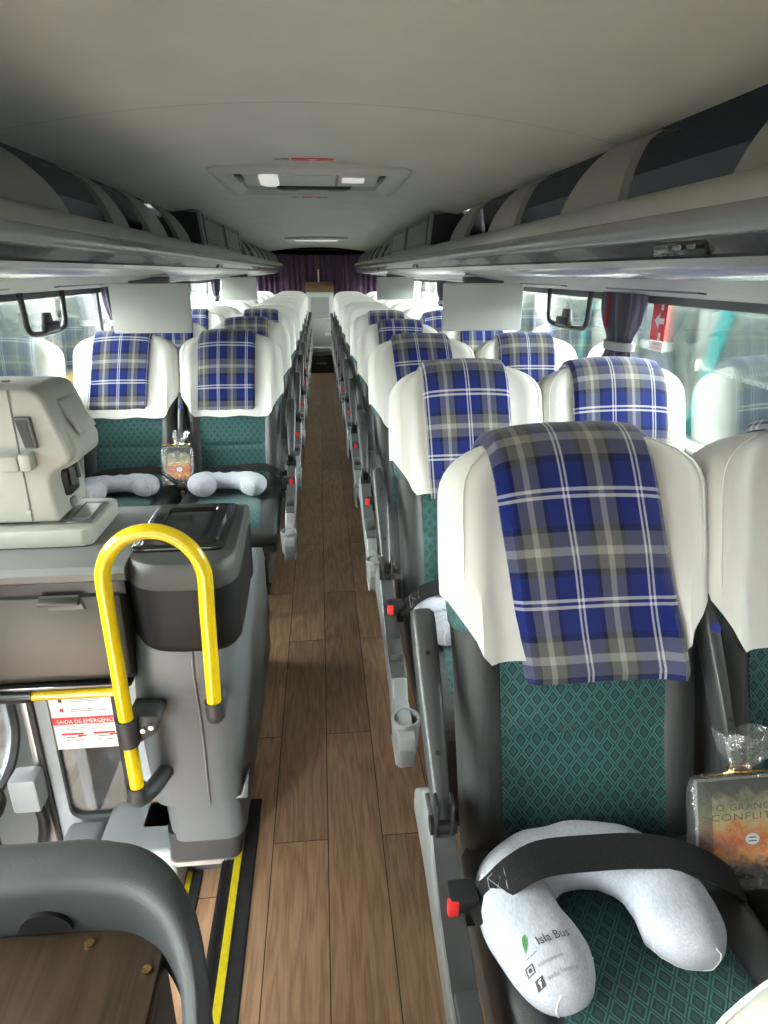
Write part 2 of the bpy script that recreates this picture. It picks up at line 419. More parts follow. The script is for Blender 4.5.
# walls below the windows, window heads, sills
struct(MB().box((1.245, (Y0 + Y1) / 2, .53), (.05, Y1 - Y0, 1.06)).build('wall_right', M['wall']))
mb = MB(); mb.prism([(2.72, -1.0), (2.72, .72), (Y0, .72), (Y0, 1.06), (Y1, 1.06), (Y1, -1.0)], 'x', -1.27, -1.22); struct(mb.build('wall_left', M['wall']))
struct(MB().box((1.245, (Y0 + .95) / 2, 1.32), (.05, .95 - Y0, .54)).build('wall_right_light_block', M['wall']))  # unseen solid panel, added to keep window light off the nearest seat
struct(MB().box((0, Y1 + .02, 1.0), (2.56, .04, 2.1)).build('wall_rear', M['pillar']))
struct(MB().box((.69, -.50, 1.0), (1.12, .04, 2.2)).build('wall_front', M['wall']))
struct(MB().box((-.55, Y0 - .02, .40), (1.4, .04, .80)).build('wall_front_low', M['wall']))
struct(MB().box((-.55, Y0 - .02, 1.22), (1.38, .008, .86)).build('window_60', M['glass_front']))
struct(MB().box((-.55, Y0 - .02, 1.86), (1.4, .04, .42)).build('wall_front_glare_block', M['wall']))  # unseen header added to cut windscreen glare on ceiling and rack bays
struct(MB().box((.70, Y0 - .02, 1.0), (1.1, .04, 2.2)).build('wall_front_side', M['wall']))
for sx, nm in ((1, 'right'), (-1, 'left')):
    struct(MB().box((sx * 1.215, (Y0 + Y1) / 2, 1.065), (.05, Y1 - Y0, .022), .006).build('trim_sill_' + nm, M['alu']))
    struct(MB().box((sx * 1.24, (Y0 + Y1) / 2, 1.535), (.04, Y1 - Y0, .05), .004).build('trim_head_' + nm, M['pillar']))
def windows(sx, cuts, start):
    k = start
    for a, b in zip(cuts[:-1], cuts[1:]):
        struct(MB().box((sx * 1.245, (a + b) / 2, 1.30), (.006, b - a - .02, .47)).build('window_%d' % k, M['glass'])); k += 1
    for c in cuts[1:-1]:
        struct(MB().box((sx * 1.25, c, 1.30), (.02, .05, .47), .004).build('trim_pillar_%d' % k, M['pillar'])); k += 1
    return k
RC = [.95, 2.62, 4.52, 6.42, 8.32, 10.2, Y1]
LC = [Y0, .55, 2.45, 3.98, 5.9, 7.8, 9.7, Y1]
k = windows(1, RC, 1); windows(-1, LC, 30)

# black / yellow step nosings
def nosing(label, x, y0, y1, z, sc=1.0, group='step nosings'):
    t = thing('step_nosing', label, 'step edging', (x, (y0 + y1) / 2, z), group)
    w = .055 * sc
    MB().prism([(x - w * .75, z - .028), (x - w * .66, z - .03), (x - w * .6, z + .001), (x - w * .12, z + .004), (x + w, z + .005), (x + w * 1.08, z + .001), (x + w * 1.0, z + .0005), (x - w * .7, z)], 'y', y0, y1).build('rubber_tread', M['rubber'], t)
    MB().box((x + .008 * sc, (y0 + y1) / 2, z + .006), (.021 * sc, y1 - y0 - .004, .004), .001, 1).build('yellow_strip', M['yellow_rub'], t)
    for i, dx in enumerate((-.03, -.022, -.014)):
        MB().box((x + dx * sc, (y0 + y1) / 2, z + .0055), (.003, y1 - y0 - .004, .003)).build('groove_rib', M['rubber'], t)
    return t
nosing('black step nosing with long yellow stripe along the aisle floor edge', -.300, -.6, 1.70, 0)
nosing('short yellow and black nosing on the lower step behind the table', -.482, 1.42, 1.62, -.20, .8)
# light strips in the floor by the left seats
t = thing('floor_strip', 'pale grey flat strip on the floor behind the bin console', 'floor trim', (-.335, 3.6, 0))
MB().box((-.335, 3.85, .004), (.035, 2.5, .008), .002, 1).build('strip', M['alu'], t)

# ------------------------------------------------------------------ luggage racks
RY0, RY1 = -.6, 11.6
def rack(sx, nm):
    t = thing('luggage_rack', 'long grey overhead luggage rack on the %s with open bays' % nm, 'luggage rack', (sx * .9, 5.5, 1.6), 'overhead racks')
    F = lambda pl: [(sx * a, b) for a, b in pl]
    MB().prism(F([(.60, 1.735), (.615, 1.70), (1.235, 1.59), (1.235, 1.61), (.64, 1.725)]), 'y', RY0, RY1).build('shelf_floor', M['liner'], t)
    lip = [(.655, 1.735), (.650, 1.752), (.635, 1.759), (.612, 1.756), (.598, 1.742), (.592, 1.722), (.594, 1.714), (.612, 1.712)]
    MB().prism(F(lip), 'y', RY0, RY1).build('front_lip', M['lip'], t)
    rl = [(.594, 1.714), (.584, 1.704), (.582, 1.690), (.588, 1.678), (.602, 1.671), (.63, 1.671), (.63, 1.712)]
    MB().prism(F(rl), 'y', RY0, RY1).build('grab_rail', M['rail'], t)
    ds = [(.604, 1.672), (.620, 1.640), (.66, 1.640), (.66, 1.672)]
    MB().prism(F(ds), 'y', RY0, RY1).build('smoke_strip', M['rackdark'], t)
    tr = [(.612, 1.641), (.616, 1.628), (.634, 1.616), (.668, 1.607), (.70, 1.605), (.70, 1.641)]
    MB().prism(F(tr), 'y', RY0, RY1).build('silver_trim', M['racktrim'], t)
    un = [(.69, 1.606), (.80, 1.588), (1.235, 1.536), (1.235, 1.556), (.80, 1.606), (.70, 1.62)]
    MB().prism(F(un), 'y', RY0, RY1).build('underside_panel', M['under'], t)
    ribs = [(-.35, 0)] + [(.62 + .76 * i, 0) for i in range(15)]
    # slots in the underside
    y = 1.6
    while y < 11:
        MB().prism(F([(.92, 1.5745), (.925, 1.5695), (.945, 1.567), (.945, 1.574)]), 'y', y, y + .55).build('lamp_slot', M['black'], t); y += .96
    # latches on the smoke strip
    for y in (1.05, 4.3, 7.2):
        l = MB().box((sx * .612, y + .085, 1.657), (.014, .17, .026), .004).build('latch', M['black_gloss'], t)
        for q in range(3):
            MB().box((sx * .6045, y + .04 + .045 * q, 1.659), (.004, .026, .008), .001, 1).build('chrome_mark', M['chrome'], l)
    # ribs between the bays
    starts = [.66, 1.43, 2.20, 2.95] + [6.35 + .75 * i for i in range(7)]
    if sx < 0: starts = [1.25, 2.25, 2.72, 3.25] + [6.25 + .75 * i for i in range(7)]
    for i, a in enumerate(starts):
        wide = .36 if i else .38
        if sx < 0: wide = (.62, .18, .30, .30)[i] if i < 4 else .32
        rings = []
        for j in range(13):
            s = j / 12
            x = .618 + .160 * s ** 1.25; z = 1.735 + .185 * math.sin(s * PI / 2) ** .9; xn = x + .10 * max(0, s - .55) ** 1.5
            b0 = a + wide; a0 = a
            # near edge sweeps back, far edge leans toward the front
            near = lerp(a0, a0 + .17, s); far = lerp(b0, a0 + .17 + .13 * wide / .36, sstep(0, 1, s) * .6 + s * .4)
            if sx < 0: near, far = lerp(a0, a0 + .02, s), lerp(b0, b0 - .32 * wide / .36, s ** 2.2)
            th = .02
            rings.append([(sx * xn, near, z), (sx * x, far, z), (sx * (x + th), far, z + .002), (sx * (xn + th), near, z + .002)])
        # arch that carries on over the bay to the outer wall
        m = MB(); m.loft(rings)
        m.build('rib_panel', M['rib'], t)
    return t
rack(1, 'right'); rack(-1, 'left')

# air outlet housings above the racks
def vent(sx, label, y0, y1):
    t = thing('air_outlet_housing', label, 'air vent', (sx * .75, (y0 + y1) / 2, 1.8), 'air outlet housings')
    P = lambda x: sx * x
    MB().prism([(P(.6355), 1.761), (P(.655), 1.945), (P(.95), 1.975), (P(1.0), 1.70)], 'y', y0, y1, .006).build('housing', M['shell'], t)
    MB().prism([(P(.65), 1.77), (P(.668), 1.93), (P(.94), 1.955), (P(.96), 1.74)], 'y', y0 - .012, y0 - .001).build('end_recess', M['black'], t)
    n = 2; L = (y1 - y0 - .12) / n
    for i in range(n):
        a = y0 + .06 + i * L
        g = MB(); f = []
        def Q(y, s, o): return (P(lerp(.6368, .6535, s) - o), y, lerp(1.77, 1.93, s))
        b = a + L - .06
        fr = MB()
        for (ya, yb, s0, s1) in ((a, b, 0, .1), (a, b, .9, 1), (a, a + .03, .1, .9), (b - .03, b, .1, .9)):
            fr.loft([[Q(ya, s0, 0), Q(yb, s0, 0), Q(yb, s0, .008), Q(ya, s0, .008)], [Q(ya, s1, 0), Q(yb, s1, 0), Q(yb, s1, .008), Q(ya, s1, .008)]])
        go = fr.build('grille_frame', M['shell_dark'], t)
        bk = MB(); bk.loft([[Q(a + .03, .1, 0), Q(b - .03, .1, 0), Q(b - .03, .1, .001), Q(a + .03, .1, .001)], [Q(a + .03, .9, 0), Q(b - .03, .9, 0), Q(b - .03, .9, .001), Q(a + .03, .9, .001)]])
        bk.build('mesh_back', M['black'], go)
        for j in range(9):
            s = .14 + .08 * j
            sl = MB(); sl.loft([[Q(a + .03, s, 0), Q(b - .03, s, 0), Q(b - .03, s, .006), Q(a + .03, s, .006)], [Q(a + .03, s + .04, 0), Q(b - .03, s + .04, 0), Q(b - .03, s + .04, .004), Q(a + .03, s + .04, .004)]])
            sl.build('slat', M['shell'], go)
vent(-1, 'grey slatted air outlet box above the left luggage rack', 4.05, 5.95)
vent(1, 'grey slatted air outlet box above the right luggage rack', 4.05, 6.2)

# ------------------------------------------------------------------ roof hatch
t = thing('roof_hatch', 'grey roof hatch in the ceiling with lamp buttons and black handle', 'roof hatch', (0, 3.2, 1.97))
def rrect(cx, cy, w, h, r, n=6):
    out = []
    for (sx, sy, a0) in ((1, 1, 0), (-1, 1, PI / 2), (-1, -1, PI), (1, -1, 3 * PI / 2)):
        for k in range(n + 1):
            a = a0 + PI / 2 * k / n
            out.append((cx + sx * (w / 2 - r) + r * math.cos(a), cy + sy * (h / 2 - r) + r * math.sin(a)))
    return out
hx, hy = -.02, 3.15
outer = rrect(hx, hy, .78, .86, .07); inner = rrect(hx, hy, .66, .70, .05); inn2 = rrect(hx, hy, .60, .64, .04)
z0 = 1.980
def R3(p, z): return [(a, b, z) for a, b in p]
MB().loft([R3(outer, 2.0), R3(outer, z0), R3(rrect(hx, hy, .75, .83, .06), z0 - .010), R3(inner, z0 - .011), R3(inn2, z0 + .012), R3(inn2, 2.0)], cap=False).build('frame', M['ceiling'], t)
MB().prism(rrect(hx, hy, .64, .66, .04), 'z', 1.988, 1.996).build('recess_panel', M['shell'], t)
MB().prism([(2.80, 1.995), (2.80, 1.984), (3.06, 1.958), (3.10, 1.995)], 'x', hx - .27, hx + .27, .008).build('control_panel', M['ceiling'], t)
def sl(x, y): return (x, y, lerp(1.984, 1.958, (y - 2.80) / .26) - .001)
def slab(x0, x1, y0, y1, h, name, m, ov=False):
    pts = rrect((x0 + x1) / 2, (y0 + y1) / 2, x1 - x0, y1 - y0, min(x1 - x0, y1 - y0) * (.48 if ov else .12))
    MB().loft([[sl(*p) for p in pts], [(p[0], p[1], sl(*p)[2] - h) for p in pts]]).build(name, m, t)
slab(-.225, -.150, 2.835, 3.03, .008, 'oval_lamp', M['lamp'], True)
for i in range(3): slab(-.130 + i * .066, -.070 + i * .066, 2.86, 3.02, .004, 'button', M['ceiling'])
slab(.078, .090, 2.85, 3.03, .004, 'button', M['lip'])
slab(.105, .195, 2.90, 2.98, .003, 'strip_lamp', M['lamp_dim'])
MB().prism([(hx - .15, 3.13), (hx + .17, 3.13), (hx + .15, 3.20), (hx + .08, 3.21), (hx + .06, 3.17), (hx - .05, 3.17), (hx - .07, 3.21), (hx - .13, 3.20)], 'z', 1.955, 1.985, .005).build('handle', M['black'], t)
for sx in (-1, 1):
    MB().box((hx + sx * .29, 2.98, 1.982), (.02, .20, .02), .005).build('hinge_slot', M['shell_dark'], t)

def ceil_z(x): return 2.0 - .055 * (x / .76) ** 2
def hatch_sticker(label, y, w):
    t = thing('sticker', label, 'sticker', (-.03, y, ceil_z(0)), 'hatch stickers')
    MB().box((-.01, y, 1.998), (w, .045, .002)).build('red_label', M['red_ink'], t)
    x = -.01 - w / 2 - .035
    MB().box((x, y, 1.998), (.05, .03, .002)).build('grey_label', M['shell'], t)
    m = MB(); m.add([(-.03, y - .012, 1.9965), (.01, y - .012, 1.9965), (-.01, y + .012, 1.9965)], [(0, 1, 2)])
    m.build('white_mark', M['white'], t)
    m = MB(); text(m, 'EMERGENCIA', .016, lambda a, b: (.055 + a * .9, y - .004 + b, 1.9965), width=.05); m.build('lettering', M['white'], t)
hatch_sticker('red and grey sticker on the ceiling in front of the roof hatch', 2.635, .15)
hatch_sticker('smaller red sticker on the ceiling behind the roof hatch', 3.90, .14)
t = thing('ceiling_lamp', 'slim white lamp strip across the ceiling toward the rear', 'ceiling lamp', (0, 8.25, 1.98))
MB().prism(rrect(-.02, 8.25, .72, .5, .06), 'z', 1.965, 1.996, .01).build('frame', M['ceiling'], t)
MB().prism(rrect(-.02, 8.18, .5, .14, .04), 'z', 1.955, 1.968).build('lens', M['lamp'], t)

# ------------------------------------------------------------------ seats
T0 = .115
def Wv(v): return lerp(lerp(.222, .232, clamp(v / .5)), .244, sstep(.5, .75, v))
def Tv(v): return .105 + .03 * sstep(.58, .78, v)
KA = .86
def kk(v): return clamp((v - KA) / (1 - KA))
NV = Vector((0, -.955, .296)); TV = Vector((0, .262, .838))
def ring_angles(n):
    pts = []
    for i in range(1200):
        a = 2 * PI * i / 1200 + .0001; pts.append((a, se(a, .24, .06)))
    L = [0]
    for i in range(1, len(pts)): L.append(L[-1] + math.dist(pts[i][1], pts[i - 1][1]))
    tot = L[-1]; out = []; j = 0
    for k in range(n):
        d = tot * k / n
        while j < len(L) - 1 and L[j] < d: j += 1
        out.append(pts[j][0])
    return out
EX = .42
def se(a, w, t):
    c, s = math.cos(a), math.sin(a)
    return (w * math.copysign(abs(c) ** EX, c), t * math.copysign(abs(s) ** EX, s))
def bolster(r, v):
    r = abs(r)
    b = .026 * sstep(.60, .80, r) * (1 - .5 * sstep(.93, 1.0, r))
    b *= (1 - .35 * sstep(.60, .72, v)) * (1 - kk(v) ** 2)
    return b
def back_base(v): return Vector((0, .02, .50)) + TV * v
def back_pt(a, v, off=0.):
    k = kk(v)
    W = (Wv(v) + off) * max(0, 1 - k ** 2.6) ** (1 / 2.6)
    T = (Tv(v) / 2 + off) * max(0, 1 - k ** 3) ** (1 / 3)
    x, d = se(a, W, T)
    nd = -T0 / 2 + d
    if d > 0: nd += bolster(x / max(W, .02), v)
    p = back_base(v) + NV * nd + TV.normalized() * off * k
    p.x = x; return p
ANG = ring_angles(72)
def front_surface(x, v, off=0.):
    """point on the front face of the backrest at lateral x"""
    k = kk(v); W = Wv(v)
    T = Tv(v) / 2 * max(0, 1 - k ** 3) ** (1 / 3)
    r = clamp(x / W, -1, 1)
    d = T * (1 - abs(r) ** 12) ** (EX / 2) if abs(r) < 1 else 0
    nd = -T0 / 2 + d + bolster(r, v) + off
    p = back_base(v) + NV * nd; p.x = x; return p

def seat_proto(side, aisle):
    """side: +1 aisle lies toward +x, -1 aisle lies toward -x (seat faces -y)"""
    root = thing('passenger_seat', 'x', 'bus seat', (0, 0, 0), 'passenger seats')
    a = side
    vs = [0, .02, .06, .12, .2, .3, .4, .5, .56, .62, .68, .74, .80, .84, .86, .88, .90, .92, .94, .955, .97, .98, .99, .996]
    # backrest
    bk = MB().loft([[back_pt(g, v) for g in ANG] for v in vs]).build('backrest', M['leather'], root)
    # fabric panel with two tufted seams
    def fp(u, v):
        x = lerp(-.158, .158, u); vv = lerp(.03, .548, v)
        g = 0
        for s in (.37, .62): g += .010 * math.exp(-((vv - s) / .010) ** 2)
        puff = .006 * (1 - abs(2 * u - 1) ** 4) + .004 * math.sin(clamp((vv - .37) / .25) * PI)
        edge = .004 - .006 * max(0, abs(2 * u - 1) - .93) / .07
        return (front_surface(x, vv, edge + puff - g * (1 - abs(2 * u - 1) ** 6)), (x, vv * .895))
    def fb(u, v):
        q = fp(u, v); x = q[0].x; vv = lerp(.03, .548, v)
        return (front_surface(x, vv, -.004), q[1])
    MB().grid_solid(fp, 24, 60, fb).build('fabric_panel', M['teal'], bk)
    # headrest fabric that shows below the cover at the sides
    hv = [.60, .64, .68, .72, .76, .80]
    idx = [i for i, g in enumerate(ANG) if math.sin(g) > -.30]
    def order(i): return (ANG[i] + .6) % (2 * PI)
    idx = sorted(idx, key=order)
    m = MB()
    outer_ = [[back_pt(ANG[i], v, .003) for i in idx] for v in hv]
    uvs = []
    for v in hv:
        L = 0; pr = None
        for i in idx:
            p = back_pt(ANG[i], v, .003); L += (p - pr).length if pr else 0; pr = p; uvs.append((L, v * .895))
    m.loft(outer_, closed=False, cap=False, uv=uvs)
    m.build('headrest_fabric', M['teal'], bk)
    # white headrest cover
    def vlo(g, v0=.0):
        x, d = se(g, 1, 1)
        if d <= 0: return .66
        r = abs(x)
        if r < .72: return .530 + .004 * math.sin(x * 9)
        return lerp(.530, .66, clamp((r - .72) / .27))
    ts = [0, .04, .1, .2, .3, .4, .5, .58, .66, .72, .78, .83, .87, .90, .93, .955, .975, .99, 1.0]
    def cov(g, t, off):
        v = lerp(vlo(g), .998, t)
        f = .0035 * noise.noise(Vector((math.cos(g) * 2.2, v * 3, side * 5 + (3 if aisle else 0)))) * (1 - t)
        fl = .005 * (1 - t) ** 3 + (.009 * (1 - t) ** 2 if math.sin(g) > 0 and abs(se(g, 1, 1)[0]) < .8 else 0)
        return back_pt(g, v, off + f + fl)
    MB().loft([[cov(g, t, .008) for g in ANG] for t in ts] + [], closed=True, cap=False).loft([[cov(g, t, .005) for g in ANG] for t in ts[:2]], closed=True, cap=False).add([cov(g, 1.0, .008) for g in ANG], [tuple(range(len(ANG)))]).build('headrest_cover', M['cover'], root)
    # seam piping of the cover
    co_ = root.children[-1]
    for sgn in (-1, 1):
        gi = min((i for i in range(72) if math.sin(ANG[i]) > 0 and math.cos(ANG[i]) * sgn > 0), key=lambda i: abs(abs(se(ANG[i], 1, 1)[0]) - .90))
        MB().tube([back_pt(ANG[gi], lerp(.64, .985, q / 14), .0095) for q in range(15)], .0016, 5).build('seam', M['cover'], co_)
    # cushion
    secs = []
    ys = [.07, .06, .03, -.05, -.15, -.25, -.33, -.39, -.43, -.455, -.468, -.472]
    for y in ys:
        f = clamp((-.30 - y) / .172)
        top = .607 + .012 * sstep(.0, -.3, y) - .05 * f ** 2.2; bot = .475 + .03 * f
        if y > .05: top -= .02
        cz, hz = (top + bot) / 2, (top - bot) / 2
        if y < -.46: hz *= .72
        if y < -.47: hz *= .7
        ring = []
        for i in range(48):
            g = 2 * PI * i / 48; w = .236 - (.012 if y < -.46 else 0) - (.02 if y < -.47 else 0)
            x, d = se(g, w, hz)
            z = cz + d
            if d > 0: z += .022 * sstep(.62, .82, abs(x / w)) * (1 - sstep(.93, 1, abs(x / w)) * .6) * (1 - f)
            ring.append((x, y, z))
        secs.append(ring)
    cu = MB().loft(secs).build('cushion', M['leather'], root)
    def ctop(x, y):
        f = clamp((-.30 - y) / .172); top = .607 + .012 * sstep(.0, -.3, y) - .05 * f ** 2.2
        hz = (top - .475 - .03 * f) / 2; r = abs(x / .236)
        return top + .022 * sstep(.62, .82, r) * (1 - f) - .3 * hz * r ** 12
    def cp(u, v):
        y = lerp(.02, -.455, v); hw = lerp(.140, .165, v); x = lerp(-hw, hw, u)
        e = .005 - .008 * max(0, abs(2 * u - 1) - .92) / .08 + .006 * (1 - (2 * u - 1) ** 4)
        return (Vector((x, y, ctop(x, y) + e - (.02 * max(0, v - .95) / .05))), (x, y))
    def cb(u, v):
        q = cp(u, v)[0]; return (Vector((q.x, q.y, ctop(q.x, q.y) - .008)), (q.x, q.y))
    MB().grid_solid(cp, 20, 26, cb).build('fabric_panel', M['teal'], cu)
    # pan under the cushion and legs
    MB().prism([(.10, .48), (-.42, .50), (-.44, .46), (-.30, .40), (.08, .40), (.14, .44)], 'x', -.222, .222, .012).build('seat_pan', M['shell_dark'], root)
    for lx, ly in ((.11 * a, .10), (.11 * a, -.22)):
        MB().loft([[(lx - w, ly - d, z), (lx + w, ly - d, z), (lx + w, ly + d, z), (lx - w, ly + d, z)] for z, w, d in ((0, .026, .06), (.018, .026, .06), (.03, .017, .035), (.41, .02, .05))]).build('leg', M['black'], root)
    # armrest folded up along the backrest
    def arm(x, name, w, tip, hinge, extra):
        tp = Vector(tip); hg = Vector(hinge); d = (tp - hg).normalized(); n_ = Vector((0, -d.z, d.y))
        L = (tp - hg).length
        ar = []
        for s, ww, tt in ((0, .55, .5), (.03, .62, .75), (.15, .68, .9), (.35, .82, 1.0), (.60, .95, 1.0), (.85, 1, 1), (.93, 1, .97), (.975, .93, .88), (.995, .7, .65), (1.0, .45, .4)):
            c = hg + d * (L * s); W, T = w / 2 * ww, .026 * tt
            rg = []
            for i in range(16):
                g = 2 * PI * i / 16; q = (math.copysign(abs(math.cos(g)) ** .55, math.cos(g)), math.copysign(abs(math.sin(g)) ** .55, math.sin(g)))
                p = c + n_ * (T * q[1]); rg.append((x + W * q[0], p.y, p.z))
            ar.append(rg)
        o = MB().loft(ar).build(name, M['shell_dark'] if extra else M['shell'], root)
        for s in (.30, .76):
            c = hg + d * (L * s) + n_ * .0255
            m = MB(); m.tube([(x, c.y, c.z), (x, c.y + n_.y * .003, c.z + n_.z * .003)], .0045 if extra else .004, 10); m.build('screw_hole', M['black'], o)
        return o, hg, d, n_
    ax = .290 * a
    if aisle:
        o, hg, d, n_ = arm(ax, 'armrest', .047, (0, .255, 1.005), (0, -.02, .745), True)
        MB().tube([(ax - .022, hg.y, hg.z + .005), (ax + .022, hg.y, hg.z + .005)], .016, 14).build('hinge_pin', M['black'], o)
        for q in (-1, 1): MB().box((ax + q * .013, hg.y - .005, hg.z + .03), (.006, .03, .07), .003).build('hinge_tab', M['black'], o)
        # side panel
        pol = [(.16, .66), (.05, .76), (-.01, .755), (-.06, .715), (-.13, .665), (-.22, .635), (-.37, .615), (-.40, .575), (-.53, .555), (-.545, .53), (-.54, .475), (-.50, .445), (-.40, .445), (-.30, .53), (.0, .60), (.16, .61)]
        sp = MB().prism(pol, 'x', ax - .022, ax + .020, .006).build('side_panel', M['shell'], root)
        pol2 = [(.04, .763), (-.01, .761), (-.06, .721), (-.13, .671), (-.22, .641), (-.365, .621), (-.365, .61), (-.22, .63), (-.13, .66), (-.06, .71), (-.01, .75), (.04, .75)]
        MB().prism(pol2, 'x', ax - .0215, ax + .0195, .002, 1).build('top_trim', M['shell_dark'], sp)
        MB().box((ax, -.265, .635), (.036, .085, .03), .006).build('switch_block', M['shell_dark'], sp)
        # cup holder ring on the front of the panel
        cx, cy = ax - .004 * a, -.47
        rr = []
        for z, r in ((.470, .028), (.475, .031), (.565, .036), (.572, .035), (.572, .031), (.565, .030), (.485, .027), (.483, .002)):
            rr.append([(cx + r * math.cos(g), cy + r * 1.1 * math.sin(g), z) for g in [2 * PI * i / 20 for i in range(20)]])
        MB().loft(rr).build('cup_holder', M['shell'], sp)
        MB().box((ax + .0215 * -a * -1, -.44, .447), (.003, .11, .004)).build('pale_line', M['white'], sp)
        MB().box((ax - .002 * a, -.335, .60), (.03, .06, .012), .004).build('recess', M['black'], sp)
        # buckle
        bu = MB().box((ax - .018 * a, -.105, .672), (.046, .04, .062), .005).build('buckle', M['black'], root)
        MB().box((ax + .0 * a, -.122, .676), (.018, .012, .048), .003).build('red_button', M['red'], bu)
        # centre armrest on the other side, with its blue recline button
        cx = -.245 * a
        o, hg, d, n_ = arm(cx, 'centre_armrest', .030, (0, .215, 1.055), (0, .02, .76), True)
        c = hg + d * .27 + n_ * .026
        m = MB(); m.tube([(cx, c.y, c.z), (cx, c.y + n_.y * .004, c.z + n_.z * .004)], .010, 16); m.build('recline_button', M['blue'], o)
    return root

def strap(parent, a, dy=0.):
    pts = [(.265 * a, -.125, .680), (.235 * a, -.12, .700), (.195 * a, -.108, .728), (.14 * a, -.092, .738), (.05 * a, -.082, .730), (-.03 * a, -.084, .728), (-.09 * a, -.095, .722), (-.145 * a, -.11, .705), (-.20 * a, -.10, .655), (-.232 * a, -.06, .615)]
    pts = [(p[0], p[1] + dy, p[2]) for p in pts]
    off = parent.location
    m = MB(); m.ribbon([Vector(p) + off for p in bez(pts, 5)], (0, .052, .020), .003); s = m.build('seat_belt', M['belt'], parent)
    q = MB()
    def onb(t, w):
        p = Vector(pts[1]).lerp(Vector(pts[2]), t); return p + Vector((0, .052, .02)) * (w - .5) + Vector((0, -.0006, .0026)) + off
    def seg(p, r): q.tube([onb(*p), onb(*r)], .0007, 4)
    for p, r in (((.1, .1), (.1, .9)), ((.75, .1), (.75, .9)), ((.1, .1), (.75, .1)), ((.1, .9), (.75, .9)), ((.1, .1), (.75, .9)), ((.1, .9), (.75, .1))): seg(p, r)
    q.build('stitching', M['ink_grey'], s)

# rows ---------------------------------------------------------------
PITCH = .9626
ORD = ['first', 'second', 'third', 'fourth', 'fifth', 'sixth', 'seventh', 'eighth', 'ninth', 'tenth', 'eleventh']
XA, XW = .467, .953
protos = {}
seats = {}
for (sd, nm, n, ystart) in ((1, 'right', 11, .85), (-1, 'left', 9, 3.10)):
    for i in range(n):
        for kind in ('aisle', 'window'):
            blanket = (kind == 'aisle' and ((sd > 0 and i < 5) or (sd < 0 and i < 3))) or (kind == 'window' and ((sd > 0 and i < 5) or (sd < 0 and i < 3)))
            x = sd * ((XA if sd > 0 else .453) if kind == 'aisle' else (XW if sd > 0 else .957)); y = ystart + PITCH * i
            place = '%s row %s of the aisle' % (ORD[i], nm)
            if i == n - 1: place = 'rearmost row %s of the aisle' % nm
            if sd > 0 and i == 0 and kind == 'aisle': lab = 'nearest big white-topped seat at right beside the aisle, dark teal panel in full view'
            elif sd > 0 and i == 0: lab = 'nearest window seat at the right picture edge, white cover partly cut off'
            elif sd < 0 and i == 0: lab = 'white-topped %s seat of the first left row behind the grey console, bright teal panels' % kind
            elif blanket: lab = 'white-covered %s seat with plaid blanket, %s' % (kind, place)
            else: lab = 'plain white-covered %s seat without a blanket, %s' % (kind, place)
            key = (sd, kind)
            if key not in protos:
                r = seat_proto(-sd, kind == 'aisle'); r.location = (x, y, 0); r['label'] = lab; protos[key] = r
            else: r = dup(protos[key], (x, y, 0), lab)
            seats[(sd, i, kind)] = r
for key in ((1, 0, 'aisle'), (1, 1, 'aisle'), (1, 1, 'window'), (-1, 0, 'aisle'), (-1, 0, 'window')):
    strap(seats[key], -key[0], .055 if key[0] < 0 else 0.)

# blankets -----------------------------------------------------------
def blanket(seat, label, x0, x1, skew, zlo, vback=.74, uo=0., vo=0., seedn=0):
    L = seat.location
    vend = (zlo - .50) / .838
    def vmap(x, v):
        r = clamp(abs(x) / (Wv(.9) + .01)); vt = KA + (1 - KA) * (1 - r ** 2.6) ** (1 / 2.6)
        return v if v < .62 else .62 + (v - .62) * (vt - .62) / (1 - .62)
    fr = [vend + (.84 - vend) * i / 16 for i in range(17)] + [KA + (1 - KA) * s for s in (.2, .4, .6, .74, .85, .93, .975, .994)] + [1.0]
    path = [(1, v) for v in fr] + [(-1, v) for v in fr[-2::-1] if v > vback]
    def P(u, j, off):
        sgn, v = path[j]
        arc = (fr[-1] - v) if sgn > 0 else -(fr[-1] - v)
        x = lerp(x0, x1, u) + skew * arc
        k = kk(v); T = (Tv(v) / 2) * max(0, 1 - k ** 3) ** (1 / 3)
        T += off * (1 - k ** 4) ** .5 if k < 1 else 0
        vv = vmap(x, v)
        W = Wv(v)
        nd = -T0 / 2 + sgn * T
        if sgn > 0: nd += bolster(x / W, vv) * 1.0
        w_ = .004 * noise.noise(Vector((x * 9, arc * 5, seedn * 3.7))) + .0025 * math.sin(u * 9 + seedn) * (1 if sgn > 0 else .5)
        nd += sgn * w_
        p = back_base(vv) + NV * nd + TV.normalized() * off * k ** 2
        p.x = x
        return p, arc
    n = len(path); nu = 22
    arcs = [0.0]
    for j in range(1, n): arcs.append(arcs[-1] + (P(.5, j, .016)[0] - P(.5, j - 1, .016)[0]).length)
    def f(u, t, off):
        j = int(round(t * (n - 1)))
        eu = min(u, 1 - u); ed = min(t, 1 - t) * (n - 1)
        rnd = 1 - .45 * max(0, 1 - eu / .03) - .3 * max(0, 1 - ed / 1.0)
        p, arc = P(u, j, off * rnd if off > .012 else off)
        return (p + L, ((x1 - x0) * u + uo, arcs[j] + vo))
    m = MB(); m.grid_solid(lambda u, t: f(u, t, .030), nu, n - 1, lambda u, t: f(u, t, .011))
    o = m.build('blanket', M['plaid']); tag(o, label, 'blanket', 'plaid blankets'); 
    return o
def reorigin(o):
    b = [Vector(c) for c in o.bound_box]; c = sum(b, Vector()) / 8; c.z = min(q.z for q in b)
    o.data.transform(__import__('mathutils').Matrix.Translation(-c)); o.location = o.location + c
